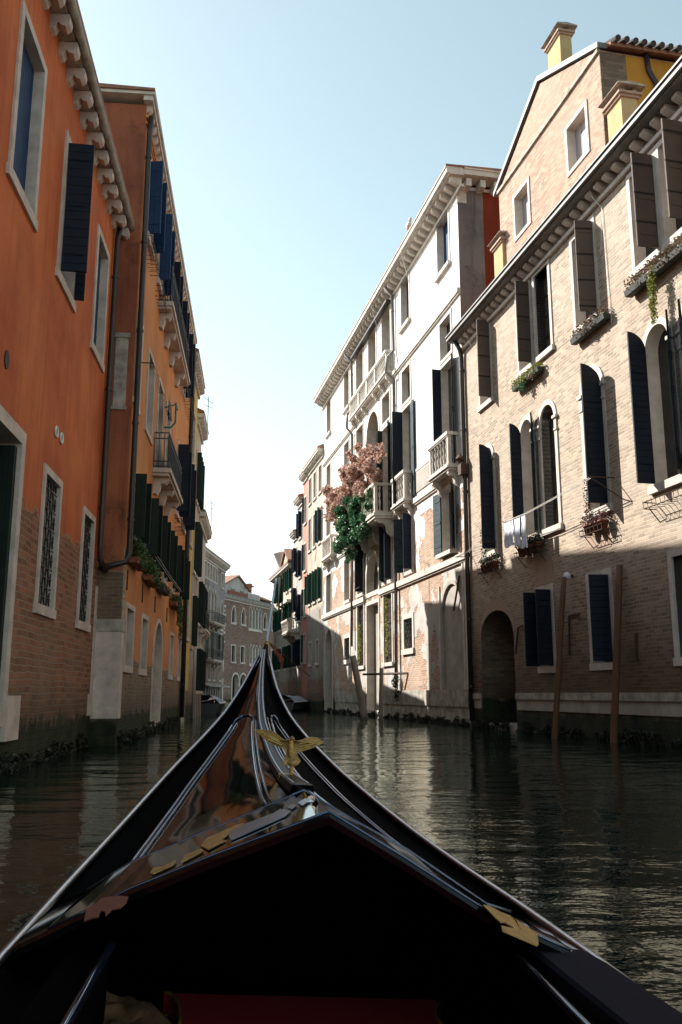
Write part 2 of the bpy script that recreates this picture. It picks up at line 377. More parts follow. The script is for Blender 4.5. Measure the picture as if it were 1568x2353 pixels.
def window(T, u0, u1, z0, z1, arch=0, fw=.13, frame='stone', depth=.22, pane='glass', sill=True, sh=(), shmat='teal',
           grille=None, proud=.035, caps=False, bars=0, sillmat=None, paned=None, w=0, label=None, crossbar=None, sillout=.09):
    u0, u1 = sorted((u0, u1)); z0, z1 = sorted((z0, z1))
    inn = outline(u0, u1, z0, z1, arch); f2 = max(fw, .02)
    out = outline(u0, u1, z0, z1, arch, grow=f2); hole = outline(u0, u1, z0, z1, arch, grow=f2*.6)
    zmin = -.55
    T.holes.append(hole)
    mb = MB(); mb.ring(inn, out, w-depth, w+proud)
    wn = T.part('window', mb, frame, label=label)
    if pane:
        pd = paned if paned is not None else depth-.03
        pb = MB(); vs = [(u, w-pd, z) for u, z in outline(u0-.01, u1+.01, z0-.01, z1+.01, arch)]
        pb.add(vs, [tuple(range(len(vs)))]); T.part('pane', pb, pane, wn)
        if bars:
            bb = MB(); wd = w-pd+.003
            bb.ring(outline(u0+.05, u1-.05, z0+.05, z1-.05, arch), outline(u0+.0, u1-.0, z0+.0, z1-.0, arch), wd, wd+.03)
            bb.box((u0+u1)/2-.03, (u0+u1)/2+.03, wd, wd+.035, z0+.05, z1-.06)
            for i in range(1, bars+1):
                zz = z0+(z1-z0)*i/(bars+1); bb.box(u0+.05, u1-.05, wd, wd+.022, zz-.015, zz+.015)
            T.part('casement', bb, crossbar or 'pipe', wn)
    if sill:
        sb = MB(); sb.box(u0-f2-.05, u1+f2+.05, w-.01, w+sillout, z0-f2-.03, z0-.004)
        T.part('sill', sb, sillmat or frame, wn)
    if caps:
        r = (u1-u0)/2; zs = z1-r
        for uu, sg in ((u0, -1), (u1, 1)):
            cb = MB(); cb.box(uu-sg*.03, uu+sg*(f2+.05), w-.02, w+proud+.05, zs-.08, zs); cb.box(uu-sg*.0, uu+sg*(f2+.02), w-.02, w+proud+.025, zs-.42, zs-.36).box(uu+sg*.01, uu+sg*(f2-.01), w-.02, w+proud+.012, zs-.359, zs-.081)
            T.part('capital', cb, frame, wn)
    if grille:
        gb = MB(); wd = w-.05
        if grille == 'wave':
            nx = max(3, int((u1-u0)/.16)); nz = int((z1-z0)/.16)
            for i in range(nx+1):
                uu = u0+(u1-u0)*i/nx; amp = .03*(1 if i % 2 else -1)
                gb.tube([(uu+amp*math.cos(math.pi*k), wd+.02*math.sin(k*math.pi), z0+(z1-z0)*k/nz) for k in range(nz+1)], .016, 5)
            for k in range(1, nz):
                zz = z0+(z1-z0)*k/nz; gb.tube([(u0, wd+.02, zz), (u1, wd+.02, zz)], .01, 4)
        else:
            nx = max(2, int((u1-u0)/.14))
            for i in range(1, nx): uu = u0+(u1-u0)*i/nx; gb.tube([(uu, wd, z0), (uu, wd, z1)], .012, 5)
            for k in range(1, int((z1-z0)/.3)): zz = z0+.3*k; gb.tube([(u0, wd, zz), (u1, wd, zz)], .01, 5)
        T.part('grille', gb, 'iron', wn, label='wavy iron window grille' if grille == 'wave' else None)
    mid = (u0+u1)/2; hw = (u1-u0)/2
    for spec in sh:                    # ('near'|'far' hinge as -1 / +1 , angle[, width])
        s_, ang = spec[0], spec[1]; wd = spec[2] if len(spec) > 2 else hw
        uh = u0 if s_ < 0 else u1
        m_ = spec[3] if len(spec) > 3 else shmat
        shutter(T, wn, uh, 1 if s_ < 0 else -1, wd, z0+.02, z1-.02, ang, m_, arch, w=w+proud+.01)
    return wn

def cornice(T, u0, u1, z, out, th=.14, dent=.42, dz=.22, dw=.3, ds=.16, mat='stone', dmat='stone', base=True, soff=None, ends=0):
    mb = MB(); mb.box(u0, u1, -.05, out, z, z+th); mb.box(u0, u1, -.05, out*.82, z-.05, z-.002); mb.box(u0, u1, -.04, out+.04, z+th+.002, z+th+.05)
    cn = T.part('cornice', mb, mat)
    if base:
        b2 = MB(); b2.box(u0+.0, u1, -.03, .10, z-dz-.16, z-dz-.055); T.part('moulding', b2, dmat, cn)
    n = int((u1-u0)/dent)
    for i in range(n):
        uu = u0+dent*(i+.5)+rnd.uniform(-.02, .02)*dent
        db = MB(); db.prism_wz([(-.02, z-.055), (dw, z-.055), (dw, z-dz*.62), (dw*.72, z-dz*.8), (-.02, z-dz-.05)], uu-ds/2, uu+ds/2)
        T.part('cornice_bracket', db, dmat, cn)
    return cn

def baluster_prof(h, r): return [(r*.9,0),(r*.9,h*.06),(r*.45,h*.1),(r*.95,h*.3),(r*1.0,h*.36),(r*.4,h*.52),(r*.95,h*.66),(r*.45,h*.86),(r*.9,h*.92),(r*.9,h)]
def balcony(T, u0, u1, zs, depth, h, mat='stone', nb=6, consoles=(), pier=.14, slab=.16, sides=True, cons_h=.55, posts=()):
    mb = MB(); mb.box(u0-.06, u1+.06, -.02, depth+.06, zs-slab*.5, zs); mb.box(u0, u1, -.02, depth, zs-slab, zs-slab*.5-.002)
    B = T.part('balcony', mb, mat)
    rb = MB(); zt = zs+h
    rb.box(u0-.05, u1+.05, depth-pier-.02, depth+.05, zt-.13, zt); rb.box(u0-.02, u1+.02, depth-pier, depth+.02, zt-.18, zt-.132)
    rb.box(u0, u1, depth-pier, depth, zs+.002, zs+.1)
    for uu in ((u0, u0+pier), (u1-pier, u1)):
        rb.box(uu[0], uu[1], depth-pier+.004, depth-.004, zs+.102, zt-.182)
        if sides:
            rb.box(uu[0]-.03, uu[1]+.03, -.01, depth-pier-.022, zt-.127, zt-.004)
            rb.box(uu[0], uu[1], -.01, .1, zs+.102, zt-.13)
            rb.box(uu[0]+.003, uu[1]-.003, -.01, depth-pier-.002, zs+.002, zs+.097)
    for pu in posts: rb.box(pu-.1, pu+.1, depth-pier+.004, depth+.01, zs+.102, zt-.182)
    T.part('parapet', rb, mat, B)
    hh = h-.28; r = .055
    span = (u0+pier, u1-pier)
    for i in range(nb):
        uu = span[0]+(span[1]-span[0])*(i+.5)/nb
        if any(abs(uu-p) < .17 for p in posts): continue
        T.part('baluster', MB().lathe((uu, depth-pier/2, zs+.1), baluster_prof(hh, r*1.15), 8), mat, B, smooth=True)
    if sides and depth > .3:
        ns = max(1, int((depth-.15)/.22))
        for uu in (u0+pier/2, u1-pier/2):
            for i in range(ns):
                ww = .1+(depth-pier-.1)*(i+.5)/ns
                T.part('baluster', MB().lathe((uu, ww, zs+.1), baluster_prof(hh, r), 8), mat, B, smooth=True)
    for cu in consoles:
        cb = MB(); d = depth*.92
        prof = [(-.02, zs-slab-.002), (d, zs-slab-.002), (d, zs-slab-.1), (d*.85, zs-slab-.18), (d*.55, zs-slab-.2), (d*.42, zs-slab-.32), (d*.35, zs-slab-cons_h*.75), (d*.12, zs-slab-cons_h), (-.02, zs-slab-cons_h)]
        cb.prism_wz(prof, cu-.09, cu+.09); T.part('bracket', cb, mat, B)
    return B
def iron_balcony(T, u0, u1, zs, depth, h, consoles=(), slab=True, panel=False, gap=.14):
    mb = MB()
    mb.box(u0-.06, u1+.06, -.02, depth+.06, zs-.12, zs); mb.box(u0, u1, -.02, depth, zs-.2, zs-.122)
    B = T.part('balcony', mb, 'stone_left')
    r = MB(); d = depth-.02
    for z in (zs+.06, zs+h, zs+h-.16, zs+.2): r.tube([(u0, 0, z), (u0, d, z), (u1, d, z), (u1, 0, z)], .018, 5)
    n = int((u1-u0)/gap)
    for i in range(n+1): uu = u0+(u1-u0)*i/n; r.tube([(uu, d, zs), (uu, d, zs+h)], .011, 4)
    for i in range(int(depth/gap)+1):
        ww = depth*i/(int(depth/gap)+1)
        for uu in (u0, u1): r.tube([(uu, ww, zs), (uu, ww, zs+h)], .011, 4)
    T.part('railing', r, 'iron', B)
    if panel:
        T.part('screen', MB().box(u0+.02, u1-.02, d-.03, d-.022, zs+.02, zs+h-.05), 'darkgreen', B)
    for cu in consoles:
        prof = [(-.02, zs-.203), (d, zs-.203), (d, zs-.27), (d*.8, zs-.36), (d*.5, zs-.36), (d*.42, zs-.5), (d*.3, zs-.62), (0.1, zs-.66), (-.02, zs-.62)]
        T.part('bracket', MB().prism_wz(prof, cu-.13, cu+.13), 'stone_left', B)
    return B
def downpipe(T, pts, r=.06, mat='pipe', clips=True):
    mb = MB().tube(pts, r, 8)
    P = T.part('downpipe', mb, mat, smooth=True)
    if clips:
        z0, z1 = min(p[2] for p in pts), max(p[2] for p in pts); c = MB()
        k = max(1, int((z1-z0)/2.2))
        for i in range(k):
            z = z0+(z1-z0)*(i+.5)/k
            q = min(range(len(pts)-1), key=lambda i_: 0 if min(pts[i_][2], pts[i_+1][2]) <= z <= max(pts[i_][2], pts[i_+1][2]) else 1)
            a, b_ = Vector(pts[q]), Vector(pts[q+1]); t = (z-a.z)/(b_.z-a.z) if abs(b_.z-a.z) > .01 else 0
            p = a.lerp(b_, t); c.lathe((p.x, p.y, z-.03), [(r+.015, 0), (r+.015, .06)], 8)
        T.part('pipe_collar', c, mat, P)
    return P

# ================================================================ materials of the house fronts
M['w_orange'] = wallmat('orange_plaster', (.58,.135,.042), (.36,.075,.027), (.66,.19,.062), brick=(.33,.125,.065), mortar=(.30,.21,.145), bs=1.2, grime=(.24,.06,.028),
                        line=3.8, amp=.42, algae=.6, algae_amp=.5, stain=.5, streak=.5)
M['w_orange2'] = wallmat('ochre_orange_plaster', (.60,.235,.08), (.48,.17,.055), (.66,.29,.11), brick=(.27,.16,.10), mortar=(.28,.23,.17),
                         line=1.75, amp=.3, algae=.6, stain=.25, streak=.6)
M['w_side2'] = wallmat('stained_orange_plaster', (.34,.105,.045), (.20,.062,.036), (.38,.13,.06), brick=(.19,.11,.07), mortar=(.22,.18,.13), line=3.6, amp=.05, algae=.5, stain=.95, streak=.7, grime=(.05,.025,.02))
M['w_yellow'] = wallmat('yellow_plaster', (.55,.38,.09), (.45,.29,.07), (.6,.44,.13), brick=(.2,.13,.08), line=1.2, amp=.3, algae=.6, stain=.3)
M['w_cream'] = wallmat('cream_plaster', (.47,.41,.31), (.34,.29,.22), (.55,.49,.39), brick=(.3,.17,.11), line=2.0, amp=.9, patch=.6, algae=.6, stain=.6, plow=(6.5, (.33,.30,.27)))
M['w_tan'] = wallmat('tan_brick', (.5,.4,.3), brick=(.47,.36,.265), mortar=(.53,.45,.36), line=99, algae=.55, bs=1.0, algae_amp=.5, streak=.2, low=(4.3, 1.4))  # low: the lower wall's shade is painted into the browner brick
M['w_tan2'] = wallmat('pinkish_brick', (.5,.4,.3), brick=(.47,.315,.23), mortar=(.47,.36,.27), line=99, algae=.3, bs=.9)
M['w_white'] = wallmat('white_plaster', (.74,.70,.66), (.68,.64,.60), (.78,.75,.71), brick=(.50,.29,.19), mortar=(.5,.42,.33),
                       line=None, patch=.485, top_brick=8.2, patchscale=.42, algae=.75, stain=.26, streak=.32, plow=(5.5, (.50,.46,.41)))
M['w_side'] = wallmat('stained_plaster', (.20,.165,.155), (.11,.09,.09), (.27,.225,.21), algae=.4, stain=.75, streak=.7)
M['w_pink'] = wallmat('pink_plaster', (.50,.22,.15), (.4,.17,.12), (.55,.26,.19), algae=.6, stain=.3)
M['w_grey'] = wallmat('grey_plaster', (.42,.40,.36), (.30,.28,.25), (.5,.47,.42), brick=(.3,.17,.12), line=2.4, amp=1.2, patch=.6, algae=.6, stain=.5)
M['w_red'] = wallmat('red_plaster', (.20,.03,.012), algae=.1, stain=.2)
M['w_ochre'] = wallmat('strong_yellow_plaster', (.42,.21,.025), (.34,.16,.02), (.46,.24,.04), algae=.1, stain=.12, streak=.3)
M['w_gothic'] = wallmat('mottled_plaster', (.27,.24,.25), (.17,.14,.14), (.34,.31,.32), brick=(.3,.18,.14), line=4.0, amp=1.5, patch=.53, patchscale=.5, algae=.6, stain=.5)
M['w_palace'] = wallmat('palace_brick', (.4,.3,.25), brick=(.27,.15,.10), mortar=(.29,.23,.19), line=99, algae=.5, bs=1.6, stain=.4)
M['chimney_yellow'] = wallmat('yellow_chimney_render', (.47,.36,.18), (.38,.28,.13), (.50,.40,.22), algae=-5, stain=.12, streak=.3)

# ================================================================ water
m, nt, b = new_mat('canal_water'); M['water'] = m
v1 = coords(nt, 1, 1, 1)
n1 = noise(nt, coords(nt, 1.0, 1.5, 1), 1.1, 2, .4); n2 = noise(nt, coords(nt, 1.0, 1.7, 1), 5.0, 3, .55); n3 = noise(nt, coords(nt, .5, .5, 1), .35, 2)
amp = ramp(nt, n3, .35, .68)
h = mth(nt, 'ADD', mth(nt, 'MULTIPLY', n1, 1.0), mth(nt, 'MULTIPLY', mth(nt, 'MULTIPLY', n2, .30), mth(nt, 'ADD', mth(nt, 'MULTIPLY', amp, 1.4), .12)))
bump(nt, b, h, .2, .16)
bn = [n_ for n_ in nt.nodes if n_.type == 'BUMP'][0]
gl = N(nt, 'ShaderNodeBsdfGlossy'); gl.inputs['Color'].default_value = (.86, .96, .90, 1); gl.inputs['Roughness'].default_value = .015; lk(nt, bn.outputs[0], gl.inputs['Normal'])
df = N(nt, 'ShaderNodeBsdfDiffuse'); df.inputs['Color'].default_value = (.003, .010, .008, 1)
fr = N(nt, 'ShaderNodeFresnel'); fr.inputs['IOR'].default_value = 1.42; lk(nt, bn.outputs[0], fr.inputs['Normal'])
mx = N(nt, 'ShaderNodeMixShader'); lk(nt, fr.outputs[0], mx.inputs[0]); lk(nt, df.outputs[0], mx.inputs[1]); lk(nt, gl.outputs[0], mx.inputs[2])
lk(nt, mx.outputs[0], nt.nodes['Material Output'].inputs[0]); nt.nodes.remove(b)
wmb = MB().add([(-260,-120,0),(260,-120,0),(260,420,0),(-260,420,0)], [(0,1,2,3)])
solo('canal_water', 'dark green rippled canal water between the houses', None, wmb, 'water', kind='structure')

# ================================================================ near orange house
T = Thing('orange_house', 'nearest orange plastered house with exposed brick foot and white scroll eaves brackets', 'house', W1, (-9,0,0))
for u0, u1 in ((-12.38,-11.2), (-18.38,-17.28)):
    window(T, u0, u1, 8.0, 10.42, fw=.14, frame='stone_left', depth=.17, pane='blue', paned=.13, bars=0, sillout=.05)
window(T, -15.28, -14.15, 8.0, 10.42, fw=.14, frame='stone_left', depth=.3, pane='voidglass', sillout=.05,
       sh=((1, 88, .42, 'navy'), (-1, 100, .17, 'navy')))
window(T, -5.6, -4.5, 8.0, 10.42, fw=.14, frame='stone_left', depth=.3, pane='blue')
for u0, u1 in ((-15.27,-14.22), (-18.5,-17.48)):
    window(T, u0, u1, 2.44, 4.53, fw=.13, frame='stone_left', depth=.3, pane='voidglass', grille='wave', sillout=.05)
# door at the water
window(T, -12.66, -11.05, .82, 4.57, fw=.2, frame='stone_left', depth=.45, pane='voidglass', sill=False)
T.part('door', MB().box(-12.62, -12.5, -.36, -.02, .84, 4.5), 'darkgreen')
T.part('quoin', MB().box(-13.42, -12.72, .0, .075, .42, 1.03), 'stone_left')
T.part('quoin', MB().box(-19.38, -19.0, .0, .05, .62, 1.05), 'stone_left')
T.part('quoin', MB().box(-19.39, -19.2, .0, .03, 1.055, 3.3), 'stone_left')
for uu, zz in ((-14.73,5.37), (-15.12,5.37)):
    p = [(uu+.085*math.cos(a*math.pi/8), .0, zz+.085*math.sin(a*math.pi/8)) for a in range(17)]
    P = T.part('vent', MB().tube([(x, .02, z) for x, y, z in p], .02, 6, cap=False), 'white', smooth=True)
    T.part('vent_hole', MB().prism_uz([(x, z) for x, y, z in p[:16]], 0, .012), 'iron', P)
P = T.part('vent', MB().prism_uz([(-11.69+.10*math.cos(a*math.pi/8), 5.47+.13*math.sin(a*math.pi/8)) for a in range(16)], 0, .02), 'rust', label='rusty round vent grille')
body(T, -19.4, 5, 11.62, 'w_orange')
cn = T.part('cornice', MB().box(-19.5, 5, -.02, .26, 11.62, 11.7), 'stone_dirty')
T.part('gutter', MB().tube([(-19.55, .33, 11.72), (5, .33, 11.72)], .085, 10), 'stone_dirty', cn, smooth=True)
for i in range(26):
    uu = -19.27+.6*i+rnd.uniform(-.03, .03)
    prof = [(-.02,11.61),(.30,11.61),(.315,11.54),(.30,11.45),(.24,11.40),(.17,11.42),(.13,11.47),(.10,11.44),(.06,11.37),(-.02,11.34)]
    T.part('cornice_bracket', MB().prism_wz(prof, uu-.10, uu+.10), 'stone_left', cn)
roof_slope(T, -19.5, 5, 11.78, .4, 8.4)
downpipe(T, [(-18.97,.16,11.6), (-18.97,.1,11.2), (-18.97,.09,8), (-18.97,.09,4.2), (-18.97,.1,3.85), (-19.2,.2,3.62)], .062)

# ================================================================ second orange house (stands forward)
T = Thing('ochre_house', 'tall orange house with iron balconies standing forward behind the first one', 'house', W2, (-27,0,0))
for u0, u1 in ((-20.35,-19.62), (-22.9,-21.75)):
    window(T, u0, u1, 7.65, 9.62, fw=.12, frame='stone_left', depth=.25, pane='voidglass', sillout=.04)
window(T, -25.2, -24.1, 7.1, 9.7, fw=.12, frame='stone_left', depth=.25, pane='glass', sill=False)
window(T, -27.4, -26.4, 7.1, 9.7, fw=.12, frame='stone_left', depth=.25, pane='glass', sill=False)
window(T, -31.3, -30.2, 7.2, 9.6, fw=.12, frame='stone_left', depth=.25, pane='glass', sh=((-1, 85, .38, 'navy'), (1, 85, .38, 'navy')))
window(T, -33.9, -32.9, 7.2, 9.6, fw=.12, frame='stone_left', depth=.25, pane='glass', sh=((-1, 85, .38, 'navy'), (1, 85, .38, 'navy')))
for u0 in (-21.3, -23.8, -26.6, -29.4, -32.2):
    window(T, u0, u0+1.0, 11.95 if u0 < -24 else 12.1, 14.1, fw=.12, frame='stone_left', depth=.25, pane='glass', shmat='blue' if u0 > -25 else 'navy', sill=u0 > -24,
           sh=((-1, 75, .30), (1, 100, .30)))
for u0 in (-21.0, -23.6, -25.9, -28.2, -31.0, -33.7):
    window(T, u0, u0+1.0, 4.5, 6.0, fw=.11, frame='stone_left', depth=.22, pane='glass', shmat='darkgreen', sillout=.05, sh=((-1, 80, .28), (1, 85, .28)))
window(T, -21.15, -20.0, 1.67, 2.93, fw=.12, frame='stone_left', depth=.3, pane='voidglass', sillout=.04)
window(T, -23.85, -22.75, 1.67, 2.93, fw=.12, frame='stone_left', depth=.3, pane='voidglass', sillout=.04)
window(T, -27.7, -25.5, .2, 3.1, arch=1, fw=.12, frame='stone_left', depth=.3, pane='greyrender', paned=.2, sill=False)
window(T, -31.3, -30.1, 1.67, 2.98, fw=.12, frame='stone_left', depth=.3, pane='greyrender', sillout=.04)
window(T, -34.3, -33.2, 1.67, 2.98, fw=.12, frame='stone_left', depth=.3, pane='greyrender', sillout=.04)
body(T, -34.6, -19.4, 15.0, 'w_orange2', 9)
T.part('quoin', MB().box(-19.75, -19.37, -.6, .03, .55, 2.35), 'stone_left', label='smooth grey stone corner pier')
T.part('quoin', MB().box(-19.78, -19.36, -.61, .045, 2.355, 2.62), 'stone_dirty')
for k in range(7): T.part('quoin', MB().box(-19.7+.02*(k % 2), -19.38, -.6, .012, 2.64+.22*k, 2.64+.22*k+.19), 'stone_dirty')
T.part('plaque', MB().box(-19.40, -19.36, -.42, -.14, 7.35, 9.0).box(-19.40, -19.33, -.45, -.11, 9.0, 9.1).box(-19.40, -19.33, -.45, -.11, 7.28, 7.35), 'stone_dirty')
cn = T.part('cornice', MB().box(-34.7, -19.2, -.05, .17, 15.0, 15.12).box(-34.7, -19.15, -9, .22, 15.122, 15.2), 'stone')
T.part('moulding', MB().box(-34.6, -19.38, -.02, .05, 14.66, 14.72).box(-34.6, -19.38, -.02, .035, 14.5, 14.54), 'w_orange2', cn)
for i in range(38):
    uu = -19.5-.4*i; T.part('cornice_bracket', MB().prism_wz([(-.02,14.998),(.13,14.998),(.12,14.9),(.05,14.84),(-.02,14.82)], uu-.08, uu+.08), 'stone_left', cn)
roof_slope(T, -34.7, -19.1, 15.2, .22, 9, .15, thick=.06)
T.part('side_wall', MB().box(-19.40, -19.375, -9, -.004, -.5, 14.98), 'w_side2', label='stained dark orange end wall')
downpipe(T, [(-19.5,.12,14.75), (-19.48,.09,14.3), (-19.48,.09,9), (-19.46,.09,4.05), (-19.42,.02,3.85), (-19.33,-.2,3.78), (-19.3,-.5,3.7)], .065)
downpipe(T, [(-34.4,.12,14.7), (-34.4,.12,9), (-34.4,.14,.2)], .09)
iron_balcony(T, -29.8, -23.4, 11.75, .34, 1.1, consoles=(-23.8,-25.2,-26.7,-28.6))
iron_balcony(T, -27.7, -23.7, 7.05, .42, 1.0, consoles=(-24.1,-25.6,-27.2), panel=True)
def basket(T, u0, u1, z, d, h, par=None, name='flower_rack'):
    r = MB(); k = max(2, int((u1-u0)/.2))
    for zz in (z, z+h*.5, z+h): r.tube([(u0,0,zz),(u0,d,zz),(u1,d,zz),(u1,0,zz)], .009, 4)
    for i in range(k+1): uu = u0+(u1-u0)*i/k; r.tube([(uu,.0,z),(uu,d,z),(uu,d,z+h)], .007, 4)
    return T.part(name, r, 'iron', par)
basket(T, -21.4, -19.9, 11.55, .2, .3); basket(T, -24.0, -22.5, 11.5, .2, .3); basket(T, -33.8, -31.9, 11.6, .25, .9); basket(T, -31.6, -30.1, 11.6, .25, .9)
basket(T, -31.5, -30.0, 6.6, .25, .3)
for uu in (-19.9, -22.6, -25.4, -28.8): T.part('tie_anchor', MB().box(uu-.02, uu+.02, 0, .03, 3.3, 3.75), 'rust')

# ================================================================ yellow and cream houses farther on
T = Thing('yellow_house', 'narrow bright yellow house wedged past the orange houses', 'house', W2, (-37,0,0))
for z in (3.3, 7.2, 10.6): window(T, -37.6, -36.6, z, z+2.2, fw=.1, frame='stone_left', pane='glass')
body(T, -39, -34.65, 14.6, 'w_yellow', 9); cornice(T, -39.1, -34.6, 14.6, .28, dent=.35, dmat='stone_left', mat='stone_left'); roof_slope(T, -39.1, -34.6, 14.75, .3, 9)
T.part('corner_pier', MB().box(-36.2, -34.66, 0, .1, -.5, 1.9), 'stone_dirty')
T = Thing('cream_house', 'old cream house with dark shutters beyond the yellow one', 'house', W2, (-40.5,0,0))
for z in (3.1, 6.4, 9.6):
    for u in (-40.1, -41.7)[:1 if z < 4 else 2]: window(T, u, u+.8, z, z+2.2, fw=.1, frame='stone_left', pane='glass', sh=((-1, 88, .2, 'darkgreen'), (1, 88, .2, 'darkgreen')))
body(T, -42.3, -39.05, 13.4, 'w_cream', 9); cornice(T, -42.4, -39, 13.4, .3, dent=.3); roof_slope(T, -42.4, -39, 13.55, .3, 9)
T = Thing('low_house', 'low grey house with a shop front under dark shutters by the side canal', 'house', W2, (-45,0,0))
for z in (1.2, 4.4):
    for u in (-44, -45.8, -47.6): window(T, u, u+.9, z, z+2.0, fw=.1, frame='stone_left', pane='voidglass', sh=((-1, 88, .2, 'darkgreen'), (1, 88, .2, 'darkgreen')))
body(T, -48.3, -42.35, 9.5, 'w_grey', 9); cornice(T, -48.4, -42.3, 9.5, .3); roof_slope(T, -48.4, -42.3, 9.65, .3, 9, .5)
iron_balcony(T, -47.4, -44.4, 4.2, .35, .9, consoles=(-44.8,-47))

T = Thing('side_canal_house', 'brown house with a brick chimney showing over the low grey house', 'house', WORLD, (-13,58,0))
T.part('wall', MB().box(-18, -9.4, 50.6, 57.5, -.5, 10.7), 'w_gothic'); T.part('roof', MB().box(-18.1, -9.35, 50.5, 57.6, 10.7, 10.85), 'tiles')
ch = T.part('chimney', MB().box(-9.9, -9.45, 55, 55.5, 10.85, 12.0), 'w_palace'); T.part('chimney_cap', MB().box(-10.0, -9.35, 54.9, 55.6, 12.0, 12.15), 'tiles', ch)
T = Thing('tall_side_house', 'tall pale house standing back along the side canal above the low grey house', 'house', WORLD, (-15,64,0))
T.part('wall', MB().box(-20, -11.35, 58.5, 70.5, -.5, 14.4), 'w_cream'); T.part('roof', MB().box(-20.2, -11.2, 58.3, 70.7, 14.4, 14.6), 'tiles')
# ================================================================ gothic house and brick palace round the bend
def thru(p, q):
    d = Vector((q[0]-p[0], q[1]-p[1], 0)).normalized(); n = Vector((-d.y, d.x, 0)); P = Vector((p[0], p[1], 0))
    return Wall(n*P.dot(n), d)
W4 = thru((-11.2,84), (-11.85,74)); W5 = thru((-7.9,103.6), (-12.1,91))
T = Thing('gothic_house', 'mottled grey house with pointed windows and a roof of small chimneys', 'house', W4, (-78,0,0))
for i in range(5): window(T, -75.6-1.15*i, -74.8-1.15*i, 11.0, 12.3, fw=.12, frame='stone', pane='navy', sill=False)
window(T, -83.2, -82.2, 10.9, 12.2, fw=.12, pane='navy')
for i in range(4): window(T, -76.2-1.35*i, -75.2-1.35*i, 7.5, 10.2, arch=2, fw=.16, frame='stone', pane='voidglass', sill=False)
window(T, -83.3, -82.2, 7.0, 9.6, arch=2, fw=.16, pane='glass')
for u in (-75.9, -78.2, -80.4, -83.2): window(T, u, u+1.1, 4.2, 6.5, fw=.12, pane='glass', shmat='darkgreen', sh=((-1,170,.55),(1,170,.55)))
for u in (-76, -78.2, -80.2, -83): window(T, u, u+.9, 2.3, 3.8, fw=.1, pane='glass')
body(T, -84, -73, 12.9, 'w_gothic', 12); cornice(T, -84.1, -72.8, 12.9, .45, dent=.4, dz=.25); roof_slope(T, -84.1, -72.8, 13.1, .5, 12, 1.4)
iron_balcony(T, -81.0, -75.8, 7.2, .7, .9, consoles=(-76.4,-78,-80)); iron_balcony(T, -81.0, -76.8, 4.0, .6, .9, consoles=(-77.4,-79,-80.6))
T.part('awning', MB().prism_wz([(0,1.9),(0,2.0),(.9,1.75),(.9,1.65)], -83.5, -74), 'stone_dirty')
for i in range(9): T.part('shop_post', MB().box(-74.4-1.0*i, -74.3-1.0*i, .02, .1, .1, 1.75), 'white')
for u, w, z0, z1, r in ((-79.0,-1.5,12.9,15.2,.38), (-73.9,-.8,12.9,15.0,.3)):
    ch = T.part('chimney', MB().box(u-r, u+r, w-.3, w+.3, z0, z1), 'w_palace'); T.part('chimney_cap', MB().box(u-r-.15, u+r+.15, w-.45, w+.45, z1, z1+.22), 'stone_dirty', ch)

T = Thing('brick_palace', 'brown brick palace with pointed white arched windows closing the view', 'palace', W5, (-90,0,0))
for u0, u1, z0, z1 in ((-85.55,-84.65,8.4,10.05), (-88.0,-87.1,8.4,10.05), (-93.9,-92.95,8.3,10.0)): window(T, u0, u1, z0, z1, arch=2, fw=.17, frame='stone', pane='voidglass')
for i in range(4): window(T, -89.7-.86*i, -89.08-.86*i, 8.1, 10.4, arch=2, fw=.1, frame='stone', pane='voidglass', sill=(i == 9))
T.part('sill_band', MB().box(-92.5, -88.8, 0, .12, 7.8, 7.98), 'stone')
for i in range(4): window(T, -90.0-.78*i, -89.45-.78*i, 4.3, 6.3, arch=2, fw=.1, frame='stone', pane='voidglass', sill=False)
T.part('sill_band', MB().box(-92.6, -89.2, 0, .12, 4.0, 4.18), 'stone')
for u0, u1 in ((-85.72,-84.8), (-87.98,-87.05), (-96.3,-95.4), (-98.6,-97.6)): window(T, u0, u1, 4.35, 6.0, fw=.13, frame='stone', pane='voidglass')
window(T, -96.4, -95.5, 8.3, 10.0, arch=2, fw=.17, pane='voidglass')
for u0, u1 in ((-86.75,-85.15), (-88.6,-87.05), (-96.6,-95.2)): window(T, u0, u1, .5, 3.1, arch=1, fw=.2, frame='stone', pane='voidglass', sill=False, depth=.5)
body(T, -100, -82.4, 10.95, 'w_palace', 14)
cornice(T, -100, -82.2, 10.95, .3, dent=.45, dz=.2, mat='stone_dirty'); roof_slope(T, -100, -82.2, 11.1, .35, 14, 1.0, mat='gutter')
T.part('step', MB().box(-89.5, -82.8, 0, 1.0, -.3, .22), 'stone_dirty')
for k in range(9): T.part('quoin', MB().box(-83.2+.2*(k % 2), -82.38, 0, .04, 6.2+.45*k, 6.2+.45*k+.22), 'stone')
for k in range(2): T.part('quoin', MB().box(-83.0, -82.38, 0, .04, .3+3*k, 2.6+3*k), 'stone')
T = Thing('attic_house', 'small grey attic house with red tiled gable above the brick palace', 'house', W5, (-90,-3,0))
M_ = MB(); WA = flatwall
T2 = T
body(T, -93.6, -87.4, 12.75, 'w_grey', 5, top=[(-90.6, 13.95)], w=-2.2, z0=10.0)
T.part('roof', MB().prism_uz([(-94,12.6),(-90.6,14.0),(-87.0,12.7),(-87.0,12.85),(-90.6,14.2),(-94,12.75)], -9, -2.0), 'tiles')
for u in (-89.9, -92.2): w_ = T.part('window', MB().box(u, u+.9, -2.2, -2.17, 11.5, 12.5), 'voidglass'); T.part('sill', MB().box(u-.1, u+1.0, -2.19, -2.1, 11.38, 11.48).box(u-.1, u+1.0, -2.19, -2.12, 12.5, 12.6), 'stone', w_)
T = Thing('roof_terrace', 'roof terrace with white railing above the palace eaves', 'terrace', W5, (-90,-1,11))
